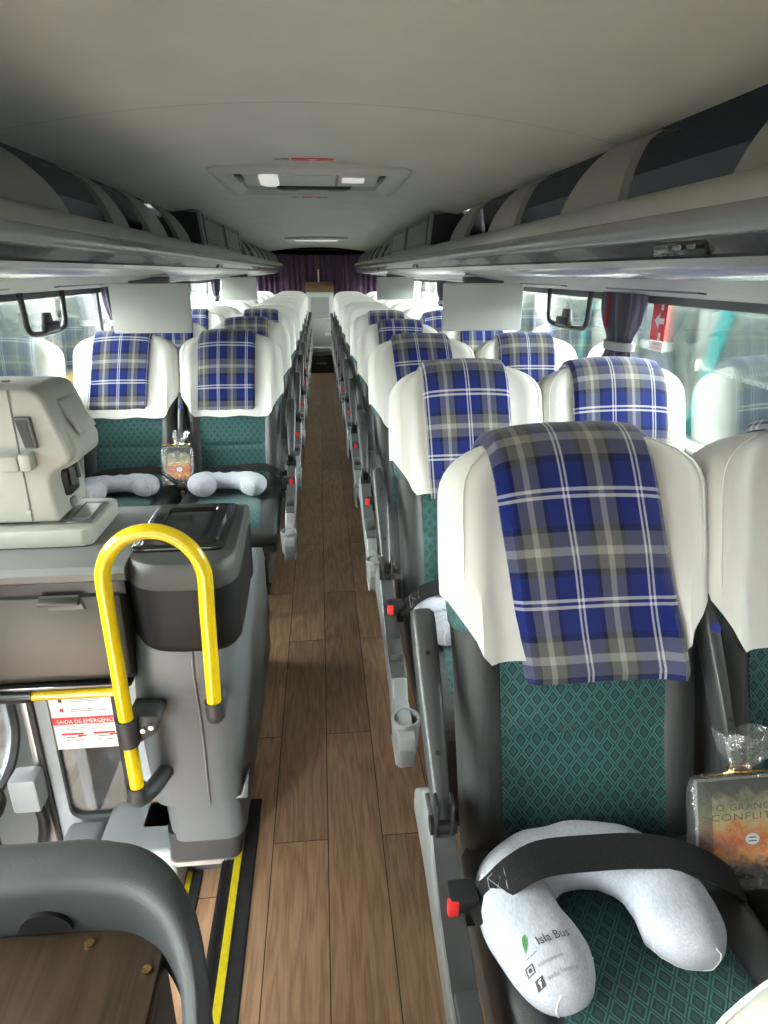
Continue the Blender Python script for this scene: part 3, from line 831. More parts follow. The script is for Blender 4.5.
BL = [((1, 0, 'aisle'), 'dark blue and grey plaid fleece blanket draped over the nearest seat at right', -.178, .125, .13, .902, .02, .0),
      ((1, 0, 'window'), 'plaid blanket edge peeking in at the right picture border on the nearest window seat', -.10, .18, .0, .90, .0, .03),
      ((1, 1, 'aisle'), 'blue plaid blanket on the second aisle seat right of the aisle', -.155, .125, .05, .93, .0, .02),
      ((1, 1, 'window'), 'bright blue plaid blanket on the second window seat, beside the plum curtain', -.150, .165, .02, .92, .01, .07),
      ((1, 2, 'aisle'), 'blue plaid blanket on the third aisle seat right of the aisle', -.15, .12, .10, .93, .03, .05),
      ((1, 2, 'window'), 'blue plaid blanket on the third window seat at right, next to the grey monitor', -.14, .13, .0, .95, .0, .1),
      ((1, 3, 'aisle'), 'plaid blanket on the fourth aisle seat right of the aisle', -.13, .14, .04, .95, .05, .0),
      ((1, 3, 'window'), 'plaid blanket just below the nearer right monitor, fourth window seat', -.12, .15, .0, .95, .0, .0),
      ((1, 4, 'aisle'), 'farthest plaid blanket along the right aisle seats, fifth row', -.12, .15, .0, .96, .0, .06),
      ((1, 4, 'window'), 'small far plaid blanket left of the nearer right monitor, fifth window seat', -.2, .06, .0, .95, .0, .0),
      ((-1, 0, 'window'), 'blue plaid blanket on the first left window seat, behind the beige machine', -.145, .135, -.09, .985, .0, .02),
      ((-1, 0, 'aisle'), 'blue plaid blanket on the first left aisle seat, above the black bin lid', -.147, .130, -.04, .975, .04, .04),
      ((-1, 1, 'window'), 'plaid blanket half hidden below the nearer left monitor', -.10, .16, .0, .94, .0, .0),
      ((-1, 1, 'aisle'), 'darker plaid blanket on the second left aisle seat', -.16, .12, .0, .96, .07, .11),
      ((-1, 2, 'window'), 'small plaid blanket right of the nearer left monitor, third left window seat', -.16, .10, .0, .95, .0, .0),
      ((-1, 2, 'aisle'), 'farthest plaid blanket along the left aisle seats, third row', -.14, .13, .0, .96, .0, .05)]
for i, (k_, lab, x0, x1, sk, zl, uo, vo) in enumerate(BL):
    reorigin(blanket(seats[k_], lab, x0, x1, sk, zl, uo=uo, vo=vo, seedn=i))

# neck pillows -------------------------------------------------------
def pillow(seat, label, dx, dy, mir=1, printed=False, rot=0., zc=.672, ysc=1.0):
    L = Vector(seat.location)
    U = [(-.122, -.292), (-.155, -.245), (-.182, -.175), (-.182, -.110), (-.140, -.068), (-.075, -.050), (-.005, -.055), (.050, -.095), (.070, -.160), (.062, -.215), (.048, -.250)]
    cx = -.055; cy = -.14
    pts = []
    for x, y in U:
        x = (x - cx) * .96; y = (y - cy) * .96 * ysc; x *= mir; y += .020; x -= .006
        c, s = math.cos(rot), math.sin(rot)
        pts.append(Vector((x * c - y * s + cx * mir + dx, x * s + y * c + cy + dy, 0)))
    path = bez([(p.x, p.y, 0) for p in pts], 7); n = len(path)
    rings = []
    arm0 = .064
    T = Vector((L.x + cx * mir + dx, L.y + cy + dy, zc - .045))
    for i, p in enumerate(path):
        s = i / (n - 1)
        d = (path[min(i + 1, n - 1)] - path[max(i - 1, 0)]).normalized(); sd = Vector((-d.y, d.x, 0))
        e = min(s, 1 - s) * 7.2
        end = math.sqrt(max(0, 1 - (1 - clamp(e, .02, 1)) ** 2))
        mid = math.exp(-((s - .48) / .13) ** 2)
        rw = (arm0 - .008 * mid) * end; rz = (.047 - .006 * mid) * end ** .8
        zz = zc + .0 * s
        rg = []
        for k in range(22):
            g = 2 * PI * k / 22
            wr = 1 + .05 * noise.noise(Vector((s * 16, math.cos(g) * 1.2, mir + dx * 9))) + .05 * math.sin(s * 60 + math.cos(g)) * mid * max(0, math.sin(g))
            wr += .035 * (1 - clamp(e / 1.3)) * math.sin(g * 7)
            q = L + Vector((p.x, p.y, zz)) + sd * (rw * math.cos(g) * wr) + Vector((0, 0, rz * wr * math.copysign(abs(math.sin(g)) ** .85, math.sin(g))))
            rg.append(q)
        rings.append(rg)
    t = thing('neck_pillow', label, 'neck pillow', T, 'neck pillows')
    b = MB().loft(rings).build('cushion_body', M['pillow'], t, ang=80)
    # seam at the open ends
    for ii in (3, n - 4):
        rg = rings[ii]; c = sum(rg, Vector()) / len(rg)
        MB().tube([c + (q - c) * 1.005 for q in rg[9:22] + rg[0:3]], .0012, 5).build('end_seam', M['cover'], b)
    if printed:
        from mathutils.bvhtree import BVHTree
        me = b.data; bv = BVHTree.FromPolygons([v.co[:] for v in me.vertices], [p.vertices[:] for p in me.polygons])
        def mapper(ox, oy, ang):
            c, s = math.cos(ang), math.sin(ang)
            def f(a, b_):
                w = Vector((ox + a * c - b_ * s, oy + a * s + b_ * c, 1.2)) ; l = w - T
                h = bv.ray_cast(l, Vector((0, 0, -1)))
                z = h[0].z + .0012 if h[0] else 0.02
                return Vector((l.x, l.y, z)) + T
            return f
        return t, b, mapper
    return t, b, None
t, b, mp = pillow(seats[(1, 0, 'aisle')], 'grey-lilac neck pillow with printed lettering on the nearest seat', 0, 0, 1, True)
def pillow_print(t, mp, ox, oy, ang, k=1.0):
    m = MB(); text(m, 'Isla Bus', .026 * k, mp(ox, oy, ang), center=False, width=.078 * k); m.build('lettering', M['ink'], t)
    m = MB(); f = mp(ox, oy, ang)
    for sgn in (0, 1, 2):
        pts = [(-.030 * k, -.002 + .004 * sgn), (-.022 * k, .012 + .004 * sgn), (-.012 * k, .016 + .003 * sgn), (-.020 * k, .006 + .004 * sgn)]
        m.add([f(*p) for p in pts], [(0, 1, 2, 3)])
    m.build('palm_logo', M['green_ink'], t)
    m = MB(); m.add([f(*p) for p in ((-.033 * k, -.008), (-.008 * k, -.006), (-.008 * k, -.0045), (-.033 * k, -.0065))], [(0, 1, 2, 3)]); m.build('wave_mark', M['ink_grey'], t)
    for j, (s, dy) in enumerate((('islabusturismo', -.034), ('Isla Bus Transportes', -.060))):
        m = MB(); text(m, s, .0105 * k, mp(ox, oy + .0, ang) if False else (lambda a, b_, dy=dy: f(a - .012 + j * .006, b_ + dy * k)), center=False, width=(.058 + .012 * j) * k); m.build('small_lettering', M['ink_grey'], t)
        m = MB()
        x0 = -.028 + j * .006; y0_ = dy * k - .002; g = .011
        if j == 0:
            for (a0, b0, a1, b1) in ((0, 0, g, .0015), (0, g - .0015, g, g), (0, .0015, .0015, g - .0015), (g - .0015, .0015, g, g - .0015), (g * .3, g * .3, g * .7, g * .7)):
                m.add([f(x0 + a0, y0_ + b0), f(x0 + a1, y0_ + b0), f(x0 + a1, y0_ + b1), f(x0 + a0, y0_ + b1)], [(0, 1, 2, 3)])
        else:
            m.add([f(x0, y0_), f(x0 + g, y0_), f(x0 + g, y0_ + g), f(x0, y0_ + g)], [(0, 1, 2, 3)])
            fm = MB(); text(fm, 'f', .012, lambda a, b_: f(x0 + .0055 + a, y0_ + .001 + b_) + Vector((0, 0, .0006))); fm.build('white_letter', M['white'], t)
        m.build('square_icon', M['ink'], t)
sx_, sy_, _ = seats[(1, 0, 'aisle')].location
pillow_print(t, mp, sx_ - .186, sy_ - .216, .22, .68)
t, b, mp = pillow(seats[(1, 1, 'aisle')], 'grey neck pillow on the second aisle seat right of the aisle', .02, 0, 1, True)
sx_, sy_, _ = seats[(1, 1, 'aisle')].location
pillow_print(t, mp, sx_ - .175, sy_ - .21, .22, .68)
pillow(seats[(-1, 0, 'aisle')], 'pale grey neck pillow on the first left aisle seat', .050, .02, 1, rot=-.12, ysc=.62, zc=.678)
pillow(seats[(-1, 0, 'window')], 'pale grey neck pillow on the first left window seat, next to the beige machine', .055, .02, 1, rot=.22, ysc=.66, zc=.678)
pillow(seats[(1, 1, 'window')], 'grey neck pillow on the second window seat at right', .0, .0, 1)

# gift bags with books -----------------------------------------------
def gift(base, lean, w, h, lab_bag, lab_book, detail=True, yaw=0., neck=.10):
    B = Vector(base)
    up = Vector((0, math.sin(lean), math.cos(lean))); nrm = Vector((math.sin(yaw), -math.cos(lean), math.sin(lean))).normalized(); rt = up.cross(nrm) * -1
    rt = Vector((math.cos(yaw), math.sin(yaw) * .6, 0)).normalized()
    def P(a, b, c): return B + rt * a + up * b + nrm * c
    bk = thing('book', lab_book, 'book', B, 'wrapped books')
    bw, bh, th = w * .84, h * .90, .014
    m = MB(); pts = [(-bw / 2, .012), (bw / 2, .012), (bw / 2, .012 + bh), (-bw / 2, .012 + bh)]
    m.add([P(a, b, th / 2) for a, b in pts] + [P(a, b, th / 2 - .0025) for a, b in pts], [(0, 1, 2, 3), (7, 6, 5, 4), (0, 4, 5, 1), (1, 5, 6, 2), (2, 6, 7, 3), (3, 7, 4, 0)], [(0, 0), (1, 0), (1, 1), (0, 1)] * 2)
    m.build('front_cover', M['book'], bk)
    m = MB(); m.loft([[P(a * .98, b, z) for a, b in pts] for z in (-th / 2, th / 2 - .003)]); m.build('pages', M['ink_grey'], bk)
    f = lambda a, b: P(a, b, th / 2 + .0008)
    m = MB(); text(m, 'O GRANDE', .016, lambda a, b: f(a + .004, .012 + bh * .70 + b), width=bw * .68, spacing=1.1); m.build('title_line', M['ink'], bk)
    m = MB(); text(m, 'CONFLITO', .017, lambda a, b: f(a + .004, .012 + bh * .60 + b), width=bw * .80, spacing=1.1); m.build('title_line', M['ink'], bk)
    m = MB(); m.add([f(bw * .08 + .013 * math.cos(g), .012 + bh * .40 + .010 * math.sin(g)) for g in [2 * PI * i / 20 for i in range(20)]], [tuple(range(20))]); m.build('oval_badge', M['white'], bk)
    m = MB()
    for dz, ww in ((.003, .006), (-.003, .008)):
        m.add([P(bw * .08 + a, .012 + bh * .40 + dz + b_, th / 2 + .0014) for a, b_ in ((-ww, -.001), (ww, -.001), (ww, .001), (-ww, .001))], [(0, 1, 2, 3)])
    m.build('badge_lettering', M['ink'], bk)
    bg = thing('gift_bag', lab_bag, 'gift bag', B, 'cellophane bags')
    rings = []
    for s, ww, tt in ((0, .86, .6), (.02, .97, .95), (.1, 1.0, 1), (.4, .99, 1), (.75, .98, .95), (.9, .97, .8), (.985, .93, .55), (1.0, .80, .45), (1.01, .32, .35), (1.04, .17, .3), (1.07, .16, .3), (1.13, .26, .5), (1.22, .40, .8), (1.34, .50, 1.0)):
        rg = []
        for i in range(40):
            g = 2 * PI * i / 40; c, s_ = math.cos(g), math.sin(g)
            x = w / 2 * ww * math.copysign(abs(c) ** .5, c); d = (.026 * tt) * math.copysign(abs(s_) ** .6, s_)
            wr = .006 * noise.noise(Vector((x * 60, s * 9, d * 90 + base[0]))) if s > .01 else 0
            if s > 1.03: wr = .010 * math.sin(g * 5 + s * 9) * (s - 1.0) / .34 * 1.4; x += .02 * (s - 1.04) / .3
            rg.append(P(x + wr * .6, h * s + (.012 * math.sin(g * 4) if s > 1.3 else 0), d + wr))
        rings.append(rg)
    MB().loft(rings, cap=False).build('film', M['film'], bg, ang=60)
    tie = MB(); tie.tube([P(w * .11 * math.cos(g), h * 1.045, .014 * math.sin(g)) for g in [2 * PI * i / 24 for i in range(25)]], .003, 6)
    tie.build('gold_tie', M['gold'], bg)
    for sg in (-1, 1):
        MB().tube([P(sg * w * .10, h * 1.045, .010), P(sg * w * .24, h * 1.06, .022), P(sg * w * .38, h * 1.03, .018), P(sg * w * .42, h * 1.06, .02)], .0022, 5).build('tie_end', M['gold'], bg)
gift((.702, .775, .622), .36, .196, .190, 'clear cellophane gift bag with gold tie, at the right picture edge', 'dark book with fiery orange cover inside the bag at right', True)
gift((-.702, 3.03, .66), .36, .155, .19, 'clear cellophane gift bag between the two first left seats', 'book with orange cover in the bag between the first left seats', True)

# beige headrest in the near right corner
t = thing('guide_seat', 'beige rounded seat cover corner at the bottom right of the picture', 'seat', (.52, .20, 0))
GX, GY = .508, .325
def grd(z, w_, d_): return [(GX + w_ * math.copysign(abs(math.cos(g)) ** .6, math.cos(g)), GY + d_ * math.copysign(abs(math.sin(g)) ** .6, math.sin(g)), z) for g in [2 * PI * i / 32 for i in range(32)]]
HQ = (0, .35, .7, 1.0, 1.25, 1.42, 1.5)
MB().loft([grd(.36, .18, .035), grd(.40, .20, .040), grd(.60, .205, .042), grd(.88, .205, .042)] + [grd(.89 + .19 * math.sin(q), .205 * math.cos(q), .042 * min(1, math.cos(q) * 1.7)) for q in HQ]).build('backrest', M['leather'], t)
cr = [grd(.895 + .25 * q, .211, .048) for q in (-.9, -.6, -.3)] + [grd(.895 + .195 * math.sin(q), .211 * math.cos(q), .048 * min(1, math.cos(q) * 1.7 + .05)) for q in (0, .35, .7, 1.0, 1.25, 1.42, 1.52)]
cv_ = MB().loft(cr, cap=False).add(cr[-1], [tuple(range(32))]).build('seat_cover', M['tan'], t)
MB().tube([(GX + .175 * math.cos(q), GY + .046, .895 + .165 * math.sin(q)) for q in [PI * i / 20 for i in range(21)]], .003, 6).build('seam', M['cover'], cv_)
MB().box((GX, .13, .42), (.40, .32, .10), .035, 3).build('cushion', M['leather'], t)
MB().box((GX, .16, .20), (.30, .10, .40), .01).build('pedestal', M['shell_dark'], t)

# ------------------------------------------------------------------ monitors
def monitor(label, x0, x1, y):
    t = thing('monitor', label, 'monitor', ((x0 + x1) / 2, y, 1.36), 'hanging monitors')
    xc = (x0 + x1) / 2; w = x1 - x0
    MB().box((xc, y + .014, 1.465), (w, .030, .215), .008).build('casing', M['screen'], t)
    MB().box((xc, y + .031, 1.465), (w - .03, .004, .185), .001, 1).build('screen', M['black_gloss'], t)
    MB().box((xc, y + .03, 1.575), (w * .5, .05, .05), .006).build('bracket', M['shell_dark'], t)
    MB().box((xc, y + .02, 1.5655), (w * .9, .02, .012), .003).build('top_rail', M['under'], t)
monitor('grey-white back of the hanging monitor nearer on the left', -.935, -.585, 3.15)
monitor('grey-white back of the hanging monitor nearer on the right', .575, .955, 3.15)
monitor('smaller pale monitor hanging farther back on the left', -.965, -.618, 6.9)
monitor('smaller pale monitor hanging farther back on the right', .578, .955, 6.9)

# ------------------------------------------------------------------ curtains tied at the windows
def bundle(sx, y, label, hw=.165, red=False):
    x = sx * 1.165
    t = thing('curtain', label, 'curtain', (x, y, 1.07), 'tied window curtains')
    rings = []
    for i in range(19):
        s = i / 18; z = lerp(1.08, 1.545, s)
        pinch = 1 - .45 * math.exp(-((s - .58) / .17) ** 2)
        rg = []
        for k in range(72):
            g = 2 * PI * k / 72
            pl = 1 + .34 * math.sin(g * 9 + .6 * math.sin(s * 4)) * (1.0 if pinch > .7 else .7)
            rg.append((x + .040 * pinch * pl * math.sin(g), y + hw * pinch * (1 + .05 * math.sin(g * 9)) * math.cos(g), z))
        rings.append(rg)
    b = MB().loft(rings).build('gathered_cloth', M['curtain'], t)
    zt = lerp(1.08, 1.545, .58)
    MB().loft([[(x + .042 * math.sin(g) * q, y + hw * .60 * q * math.cos(g), zz) for g in [2 * PI * k / 28 for k in range(28)]] for zz, q in ((zt - .016, 1.0), (zt - .014, 1.06), (zt + .014, 1.06), (zt + .016, 1.0))]).build('tie_band', M['tie'], t)
    if red:
        MB().prism([(y + .03, 1.42), (y + .055, 1.42), (y + .05, 1.535), (y + .035, 1.535)], 'x', x - .046, x - .039).build('red_tab', M['curtain_red'], t)
bundle(1, 2.53, 'dark plum curtain tied with grey band at the right window, by the red sign', .165, True)
bundle(-1, 4.00, 'plum curtain tied with pale band at the left window, beside the monitor', .13)
bundle(1, 6.45, 'small far plum curtain at the right windows between the monitors', .16)
bundle(-1, 6.05, 'small far plum curtain at the left windows between the monitors', .18)
bundle(-1, 7.9, 'farthest tied curtain at the left windows', .16)

# emergency window handles
def whandle(sx, y0, y1, label):
    x = sx * 1.195
    t = thing('emergency_handle', label, 'window handle', (x, (y0 + y1) / 2, 1.36), 'emergency window handles')
    path = bez([(x, y0, 1.54), (x, y0 + .01, 1.46), (x, y0 + .02, 1.405), (x, y0 + .07, 1.375), (x, (y0 + y1) / 2, 1.37), (x, y1 - .07, 1.375), (x, y1 - .02, 1.405), (x, y1 - .01, 1.46), (x, y1, 1.54)], 6)
    MB().tube(path, .013, 10).build('loop', M['black'], t)
    c = (y0 + y1) / 2
    MB().box((x - sx * .012, c, 1.395), (.03, .16, .045), .010, 3).build('grip', M['black'], t)
    MB().prism([(c - .05, 1.41), (c + .05, 1.41), (c + .03, 1.455), (c - .03, 1.455)], 'x', x - .012, x + .012, .006).build('knob', M['black'], t)
whandle(1, 2.93, 3.48, 'black looped emergency handle on the right window')
whandle(-1, 2.86, 3.32, 'black looped emergency handle on the left window')

# red exit sign on the right window
t = thing('exit_sign', 'red sign with white arrow on the right window beside the curtain', 'sign', (1.235, 2.36, 1.36))
MB().box((1.237, 2.375, 1.455), (.003, .105, .145)).build('red_panel', M['red_ink'], t)
MB().box((1.237, 2.375, 1.362), (.003, .105, .036)).build('white_panel', M['white'], t)
MB().box((1.237, 2.365, 1.545), (.003, .15, .03)).build('top_panel', M['white'], t)
m = MB(); xx = 1.2345; yc = 2.37; zc = 1.452
m.prism([(yc + .035, zc), (yc, zc + .028), (yc, zc + .010), (yc - .035, zc + .010), (yc - .035, zc - .010), (yc, zc - .010), (yc, zc - .028)], 'x', xx, xx + .001); m.build('arrow', M['white'], t)
for z in (1.505, 1.395):
    m = MB(); m.box((xx + .0005, yc - .012, z), (.001, .016, .03)); m.build('white_bar', M['white'], t)
m = MB(); text(m, 'SAIDA DE', .014, lambda a, b: (xx, yc - a, 1.365 + b), width=.07); text(m, 'EMERGENCIA', .014, lambda a, b: (xx, yc - a, 1.350 + b), width=.085); m.build('lettering', M['red_ink'], t)
t = thing('window_lettering', 'small white lettering on the right window glass', 'decal', (1.236, 1.9, 1.30))
f = lambda a, b: (1.2375, 2.05 - a, 1.318 + b - .02 * a)
m = MB(); text(m, 'SAIDA DE EMERGENCIA', .017, f, center=False, width=.17); m.build('left_line', M['white'], t)
m = MB(); text(m, 'EMERGENCIA SAIDA DE', .017, lambda a, b: f(a + .215, b), center=False, width=.19); m.build('right_line', M['white'], t)
m = MB()
for (a0, b0) in ((-.035, .0), (.415, .0)):
    m.add([f(a0 + .012 * math.cos(g), .012 + b0 + .020 * math.sin(g)) for g in [2 * PI * i / 16 for i in range(16)]], [tuple(range(16))])
m.build('round_mark', M['white'], t)

# ------------------------------------------------------------------ rear of the bus
t = thing('rear_curtain', 'wide pleated purple curtain across the rear of the bus', 'curtain', (0, 11.9, .9))
for sgn, a, b in ((-1, -1.2, -.028), (1, .0, 1.2)):
    n = 130
    def cf(u, v, o=0): return (Vector((lerp(a, b, u), 11.86 - o + .022 * math.sin(u * 75 + .7 * math.sin(u * 19)) + .012 * math.sin(u * 31), lerp(.9, 1.93, v))), (u, v))
    MB().grid_solid(lambda u, v: cf(u, v), n, 4, lambda u, v: cf(u, v, -.006)).build('drape', M['rear_curtain'], t)
t = thing('valance', 'dark padded valance above the rear curtain', 'valance', (0, 11.6, 1.85))
MB().prism([(-1.0, 1.93), (-.75, 1.90), (-.3, 1.885), (.3, 1.885), (.75, 1.90), (1.0, 1.93), (1.0, 2.02), (-1.0, 2.02)], 'y', 11.50, 11.78, .01).build('panel', M['liner'], t)
MB().box((0, 11.485, 1.962), (1.1, .02, .006)).build('edge_rib', M['shell_dark'], t)
t = thing('curtain_gap_light', 'thin yellow and white rod standing in for light through the rear curtain gap', 'post', (-.012, 11.78, 1.4))  # rod stands in for daylight showing through the gap in the curtains
MB().tube([(-.012, 11.77, 1.44), (-.012, 11.77, 1.66)], .013, 12).build('white_section', M['cover'], t)
MB().tube([(-.012, 11.77, 1.66), (-.012, 11.77, 1.86)], .013, 12).build('yellow_section', M['gold'], t)
MB().box((-.012, 11.77, 1.87), (.05, .04, .03), .006).build('gap_top_block', M['black'], t)

t = thing('rear_cabinet', 'pale grey cabinet with wooden top at the end of the aisle', 'cabinet', (0, 11.6, 0))
MB().box((.0, 11.72, .66), (.46, .36, 1.28), .012).build('body', M['cabinet'], t)
MB().prism([(11.52, 1.30), (11.60, 1.46), (11.88, 1.46), (11.88, 1.30)], 'x', -.235, .235, .006).build('wooden_top', M['wood_trim'], t)
d = MB().box((.0, 11.532, 1.08), (.40, .02, .36), .008).build('upper_panel', M['cabinet'], t)
MB().box((.0, 11.520, 1.085), (.31, .006, .28), .003, 1).build('inset', M['cabinet_grey'], d)
d = MB().box((.0, 11.532, .66), (.43, .02, .43), .010).build('lower_door', M['cabinet_grey'], t)
MB().box((-.17, 11.516, .80), (.012, .012, .05), .003).build('door_latch', M['black'], d)
MB().box((.13, 11.517, .855), (.03, .008, .012), .002).build('lock', M['black'], d)
m = MB()
for dx in (0, .035, .07):
    m.prism([(.085 + dx, .60), (.105 + dx, .60), (.085 + dx, .645), (.065 + dx, .645)], 'y', 11.5175, 11.5205)
m.build('slanted_logo', M['white'], d)
MB().prism([(11.545, .42), (11.49, .40), (11.49, .33), (11.545, .30)], 'x', -.19, .19, .01).build('drawer_front', M['cabinet_grey'], t)
MB().box((0, 11.487, .385), (.30, .012, .025), .004).build('drawer_grip', M['chrome'], t)
t = thing('storage_box', 'black box with small lettering on the floor at the aisle end', 'box', (0, 11.4, 0))
MB().box((0, 11.37, .145), (.42, .22, .275), .015).build('body', M['black'], t)
MB().box((0, 11.37, .29), (.43, .23, .03), .01).build('lid', M['black_gloss'], t)
m = MB()
for q in range(5): m.box((-.07 + .035 * q, 11.2585, .165), (.022, .002, .034), .0005, 1)
m.build('lettering', M['ink_grey'], t)

# ------------------------------------------------------------------ front left: counter, machine, bin, rails
t = thing('counter_unit', 'grey counter cabinet carrying the beige machine at left', 'counter', (-.85, 1.5, .7))
prof_ = [(1.38, .962), (1.365, .972), (1.36, .990), (1.37, 1.004), (1.40, 1.008), (1.76, 1.008), (1.78, 1.0), (1.78, .962)]
MB().prism(prof_, 'x', -1.21, -.455).build('worktop', M['counter'], t)
MB().box((-.835, 1.565, .945), (.74, .36, .034)).build('gap_strip', M['black'], t)  # black filler between worktop and drawer front
MB().prism([(1.372, .93), (1.372, .72), (1.40, .69), (1.76, .69), (1.76, .93)], 'x', -1.21, -.475, .008).build('drawer_front', M['drawer_front'], t)
hp = MB()
hx0, hx1, hz0, hz1 = -.655, -.565, .898, .935
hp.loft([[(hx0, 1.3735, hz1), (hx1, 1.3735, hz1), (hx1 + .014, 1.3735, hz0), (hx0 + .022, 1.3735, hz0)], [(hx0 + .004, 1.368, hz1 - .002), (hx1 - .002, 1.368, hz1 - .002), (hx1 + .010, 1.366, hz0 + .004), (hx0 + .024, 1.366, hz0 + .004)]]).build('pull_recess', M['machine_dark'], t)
MB().prism([(1.371, .934), (1.352, .925), (1.352, .917), (1.371, .912)], 'x', hx0 + .004, hx1 + .002, .002).build('pull_lip', M['drawer_front'], t)
MB().box((-.845, 1.39, .692), (.73, .04, .012), .004).build('bottom_edge', M['black_gloss'], t)

t = thing('drink_machine', 'beige drink dispenser with black slot on the left counter', 'drink machine', (-.75, 1.62, 1.008))
dz = 1.008
body = [(-1.10, 1.06), (-.634, 1.06), (-.642, 1.162), (-.632, 1.180), (-.590, 1.205), (-.584, 1.216), (-.588, 1.235), (-.622, 1.350), (-.634, 1.368), (-.658, 1.376), (-1.10, 1.380)]
MB().prism(body, 'y', 1.512, 1.72, .010, 3).build('body', M['machine'], t)
# raised head facing the aisle
hd = [(-.68, 1.374), (-.650, 1.366), (-.634, 1.350), (-.575, 1.24), (-.578, 1.205), (-.615, 1.178), (-.66, 1.178)]
MB().prism(hd, 'y', 1.545, 1.70, .012, 3).build('dispensing_head', M['machine'], t)
MB().prism([(-.625, 1.345), (-.612, 1.335), (-.570, 1.262), (-.580, 1.255), (-.625, 1.33)], 'y', 1.575, 1.675, .004).build('display_cover', M['machine'], t)
MB().box((-.695, 1.5115, 1.22), (.003, .003, .31)).build('panel_seam', M['machine_dark'], t)
s_ = MB().prism([(-.690, 1.316), (-.656, 1.316), (-.650, 1.243), (-.676, 1.243)], 'y', 1.500, 1.520, .003).build('slot_frame', M['machine_dark'], t)
MB().prism([(-.686, 1.311), (-.662, 1.311), (-.656, 1.248), (-.674, 1.248)], 'y', 1.4985, 1.503).build('slot', M['black'], s_)
MB().box((-.718, 1.497, 1.213), (.058, .036, .036), .006).build('lock_block', M['machine'], t)
MB().box((-.674, 1.497, 1.216), (.026, .040, .040), .006).build('lock_cap', M['machine'], t)
MB().box((-.650, 1.615, 1.135), (.05, .07, .065), .006).build('spout_cavity', M['black'], t)
MB().tube([(-.618, 1.59, 1.175), (-.616, 1.59, 1.13)], .008, 10).build('spout', M['shell_dark'], t)
MB().tube([(-.618, 1.62, 1.175), (-.616, 1.62, 1.14)], .008, 10).build('spout', M['shell_dark'], t)
MB().box((-.634, 1.61, 1.080), (.012, .03, .022), .003).build('blue_label', M['ink_grey'], t)
MB().tube([(-.70, 1.514, 1.090), (-.70, 1.508, 1.090)], .006, 12).build('screw', M['machine'], t)
MB().tube([(-.735, 1.60, 1.380), (-.735, 1.60, 1.384)], .010, 12).build('top_cap', M['machine_dark'], t)
# tray
pl = [(-1.20, 1.475), (-.575, 1.475), (-.556, 1.49), (-.556, 1.70), (-.575, 1.715), (-1.20, 1.715)]
MB().prism(pl, 'z', 1.009, 1.052, .006).build('tray', M['machine'], t)
MB().box((-.597, 1.595, 1.054), (.060, .150, .006), .002, 1).build('drip_grid', M['machine_dark'], t)
MB().box((-.597, 1.595, 1.0575), (.040, .110, .003), .001, 1).build('drip_plate', M['steel'], t)

# bin console
t = thing('bin_console', 'tall grey bin console with black band beside the aisle', 'console', (-.35, 1.55, 0))
top = [(-.475, 1.46), (-.465, 1.415), (-.43, 1.372), (-.38, 1.352), (-.28, 1.350), (-.240, 1.362), (-.218, 1.40), (-.213, 1.46), (-.222, 1.73), (-.24, 1.765), (-.46, 1.765), (-.475, 1.74)]
def ring_s(pts, z, k=1.0, dy=0., n=4):
    c = Vector((-.345, 1.56, 0)); cl = [Vector((a, b, 0)) for a, b in pts]
    out = []
    N = len(cl)
    for i in range(N):
        a, b, c2, d = cl[i - 1], cl[i], cl[(i + 1) % N], cl[(i + 2) % N]
        for q in range(n):
            tt = q / n
            p = .5 * ((2 * b) + (c2 - a) * tt + (2 * a - 5 * b + 4 * c2 - d) * tt * tt + (3 * b - a - 3 * c2 + d) * tt ** 3)
            out.append((c.x + (p.x - c.x) * k, c.y + (p.y - c.y) * k + dy, z))
    return out
MB().loft([ring_s(top, .945, .99), ring_s(top, .950, 1.0), ring_s(top, .982, 1.0), ring_s(top, 1.0, .985), ring_s(top, 1.006, .955), ring_s(top, 1.007, .90)]).build('top_shell', M['bin_top'], t)
MB().loft([ring_s(top, .775, .93, .006), ring_s(top, .785, .965, .004), ring_s(top, .80, .98), ring_s(top, .90, .985), ring_s(top, .95, .985)]).build('black_band', M['console_band'], t)
# lid
lid = MB().prism(rrect(-.352, 1.585, .215, .31, .02), 'z', 1.006, 1.018, .004).build('bin_lid', M['black_gloss'], t)
MB().loft([R3(rrect(-.352, 1.585, .185, .27, .018), 1.018), R3(rrect(-.352, 1.585, .175, .26, .016), 1.026), R3(rrect(-.352, 1.585, .125, .20, .012), 1.026), R3(rrect(-.352, 1.585, .115, .19, .01), 1.016)], cap=False).build('raised_rim', M['black_gloss'], lid)
MB().box((-.352, 1.585, 1.0185), (.12, .19, .003), .001, 1).build('flap', M['black_gloss'], lid)
# lower body, narrows at the front and flares back along the aisle
def base_ring(z, xl, xr, yf, yb, rf):
    out = []
    for (cx, cy, a0, r) in ((xr - rf, yf + rf, -PI / 2, rf), (xr - .01, yb - .01, 0, .01), (xl + .01, yb - .01, PI / 2, .01), (xl + rf, yf + rf, PI, rf)):
        for k_ in range(7): a = a0 + PI / 2 * k_ / 6; out.append((cx + r * math.cos(a), cy + r * math.sin(a), z))
    return out
Bz = [(.10, -.475, -.262, 1.455, 2.50, .05), (.24, -.48, -.262, 1.452, 2.50, .05), (.26, -.50, -.255, 1.425, 2.50, .06), (.45, -.505, -.250, 1.415, 2.38, .06), (.595, -.505, -.240, 1.405, 2.28, .06), (.61, -.50, -.236, 1.395, 2.27, .06), (.70, -.49, -.232, 1.385, 2.16, .06), (.775, -.48, -.230, 1.390, 1.98, .06), (.80, -.478, -.228, 1.40, 1.80, .05)]
MB().loft([base_ring(*b) for b in Bz]).build('body', M['console'], t)
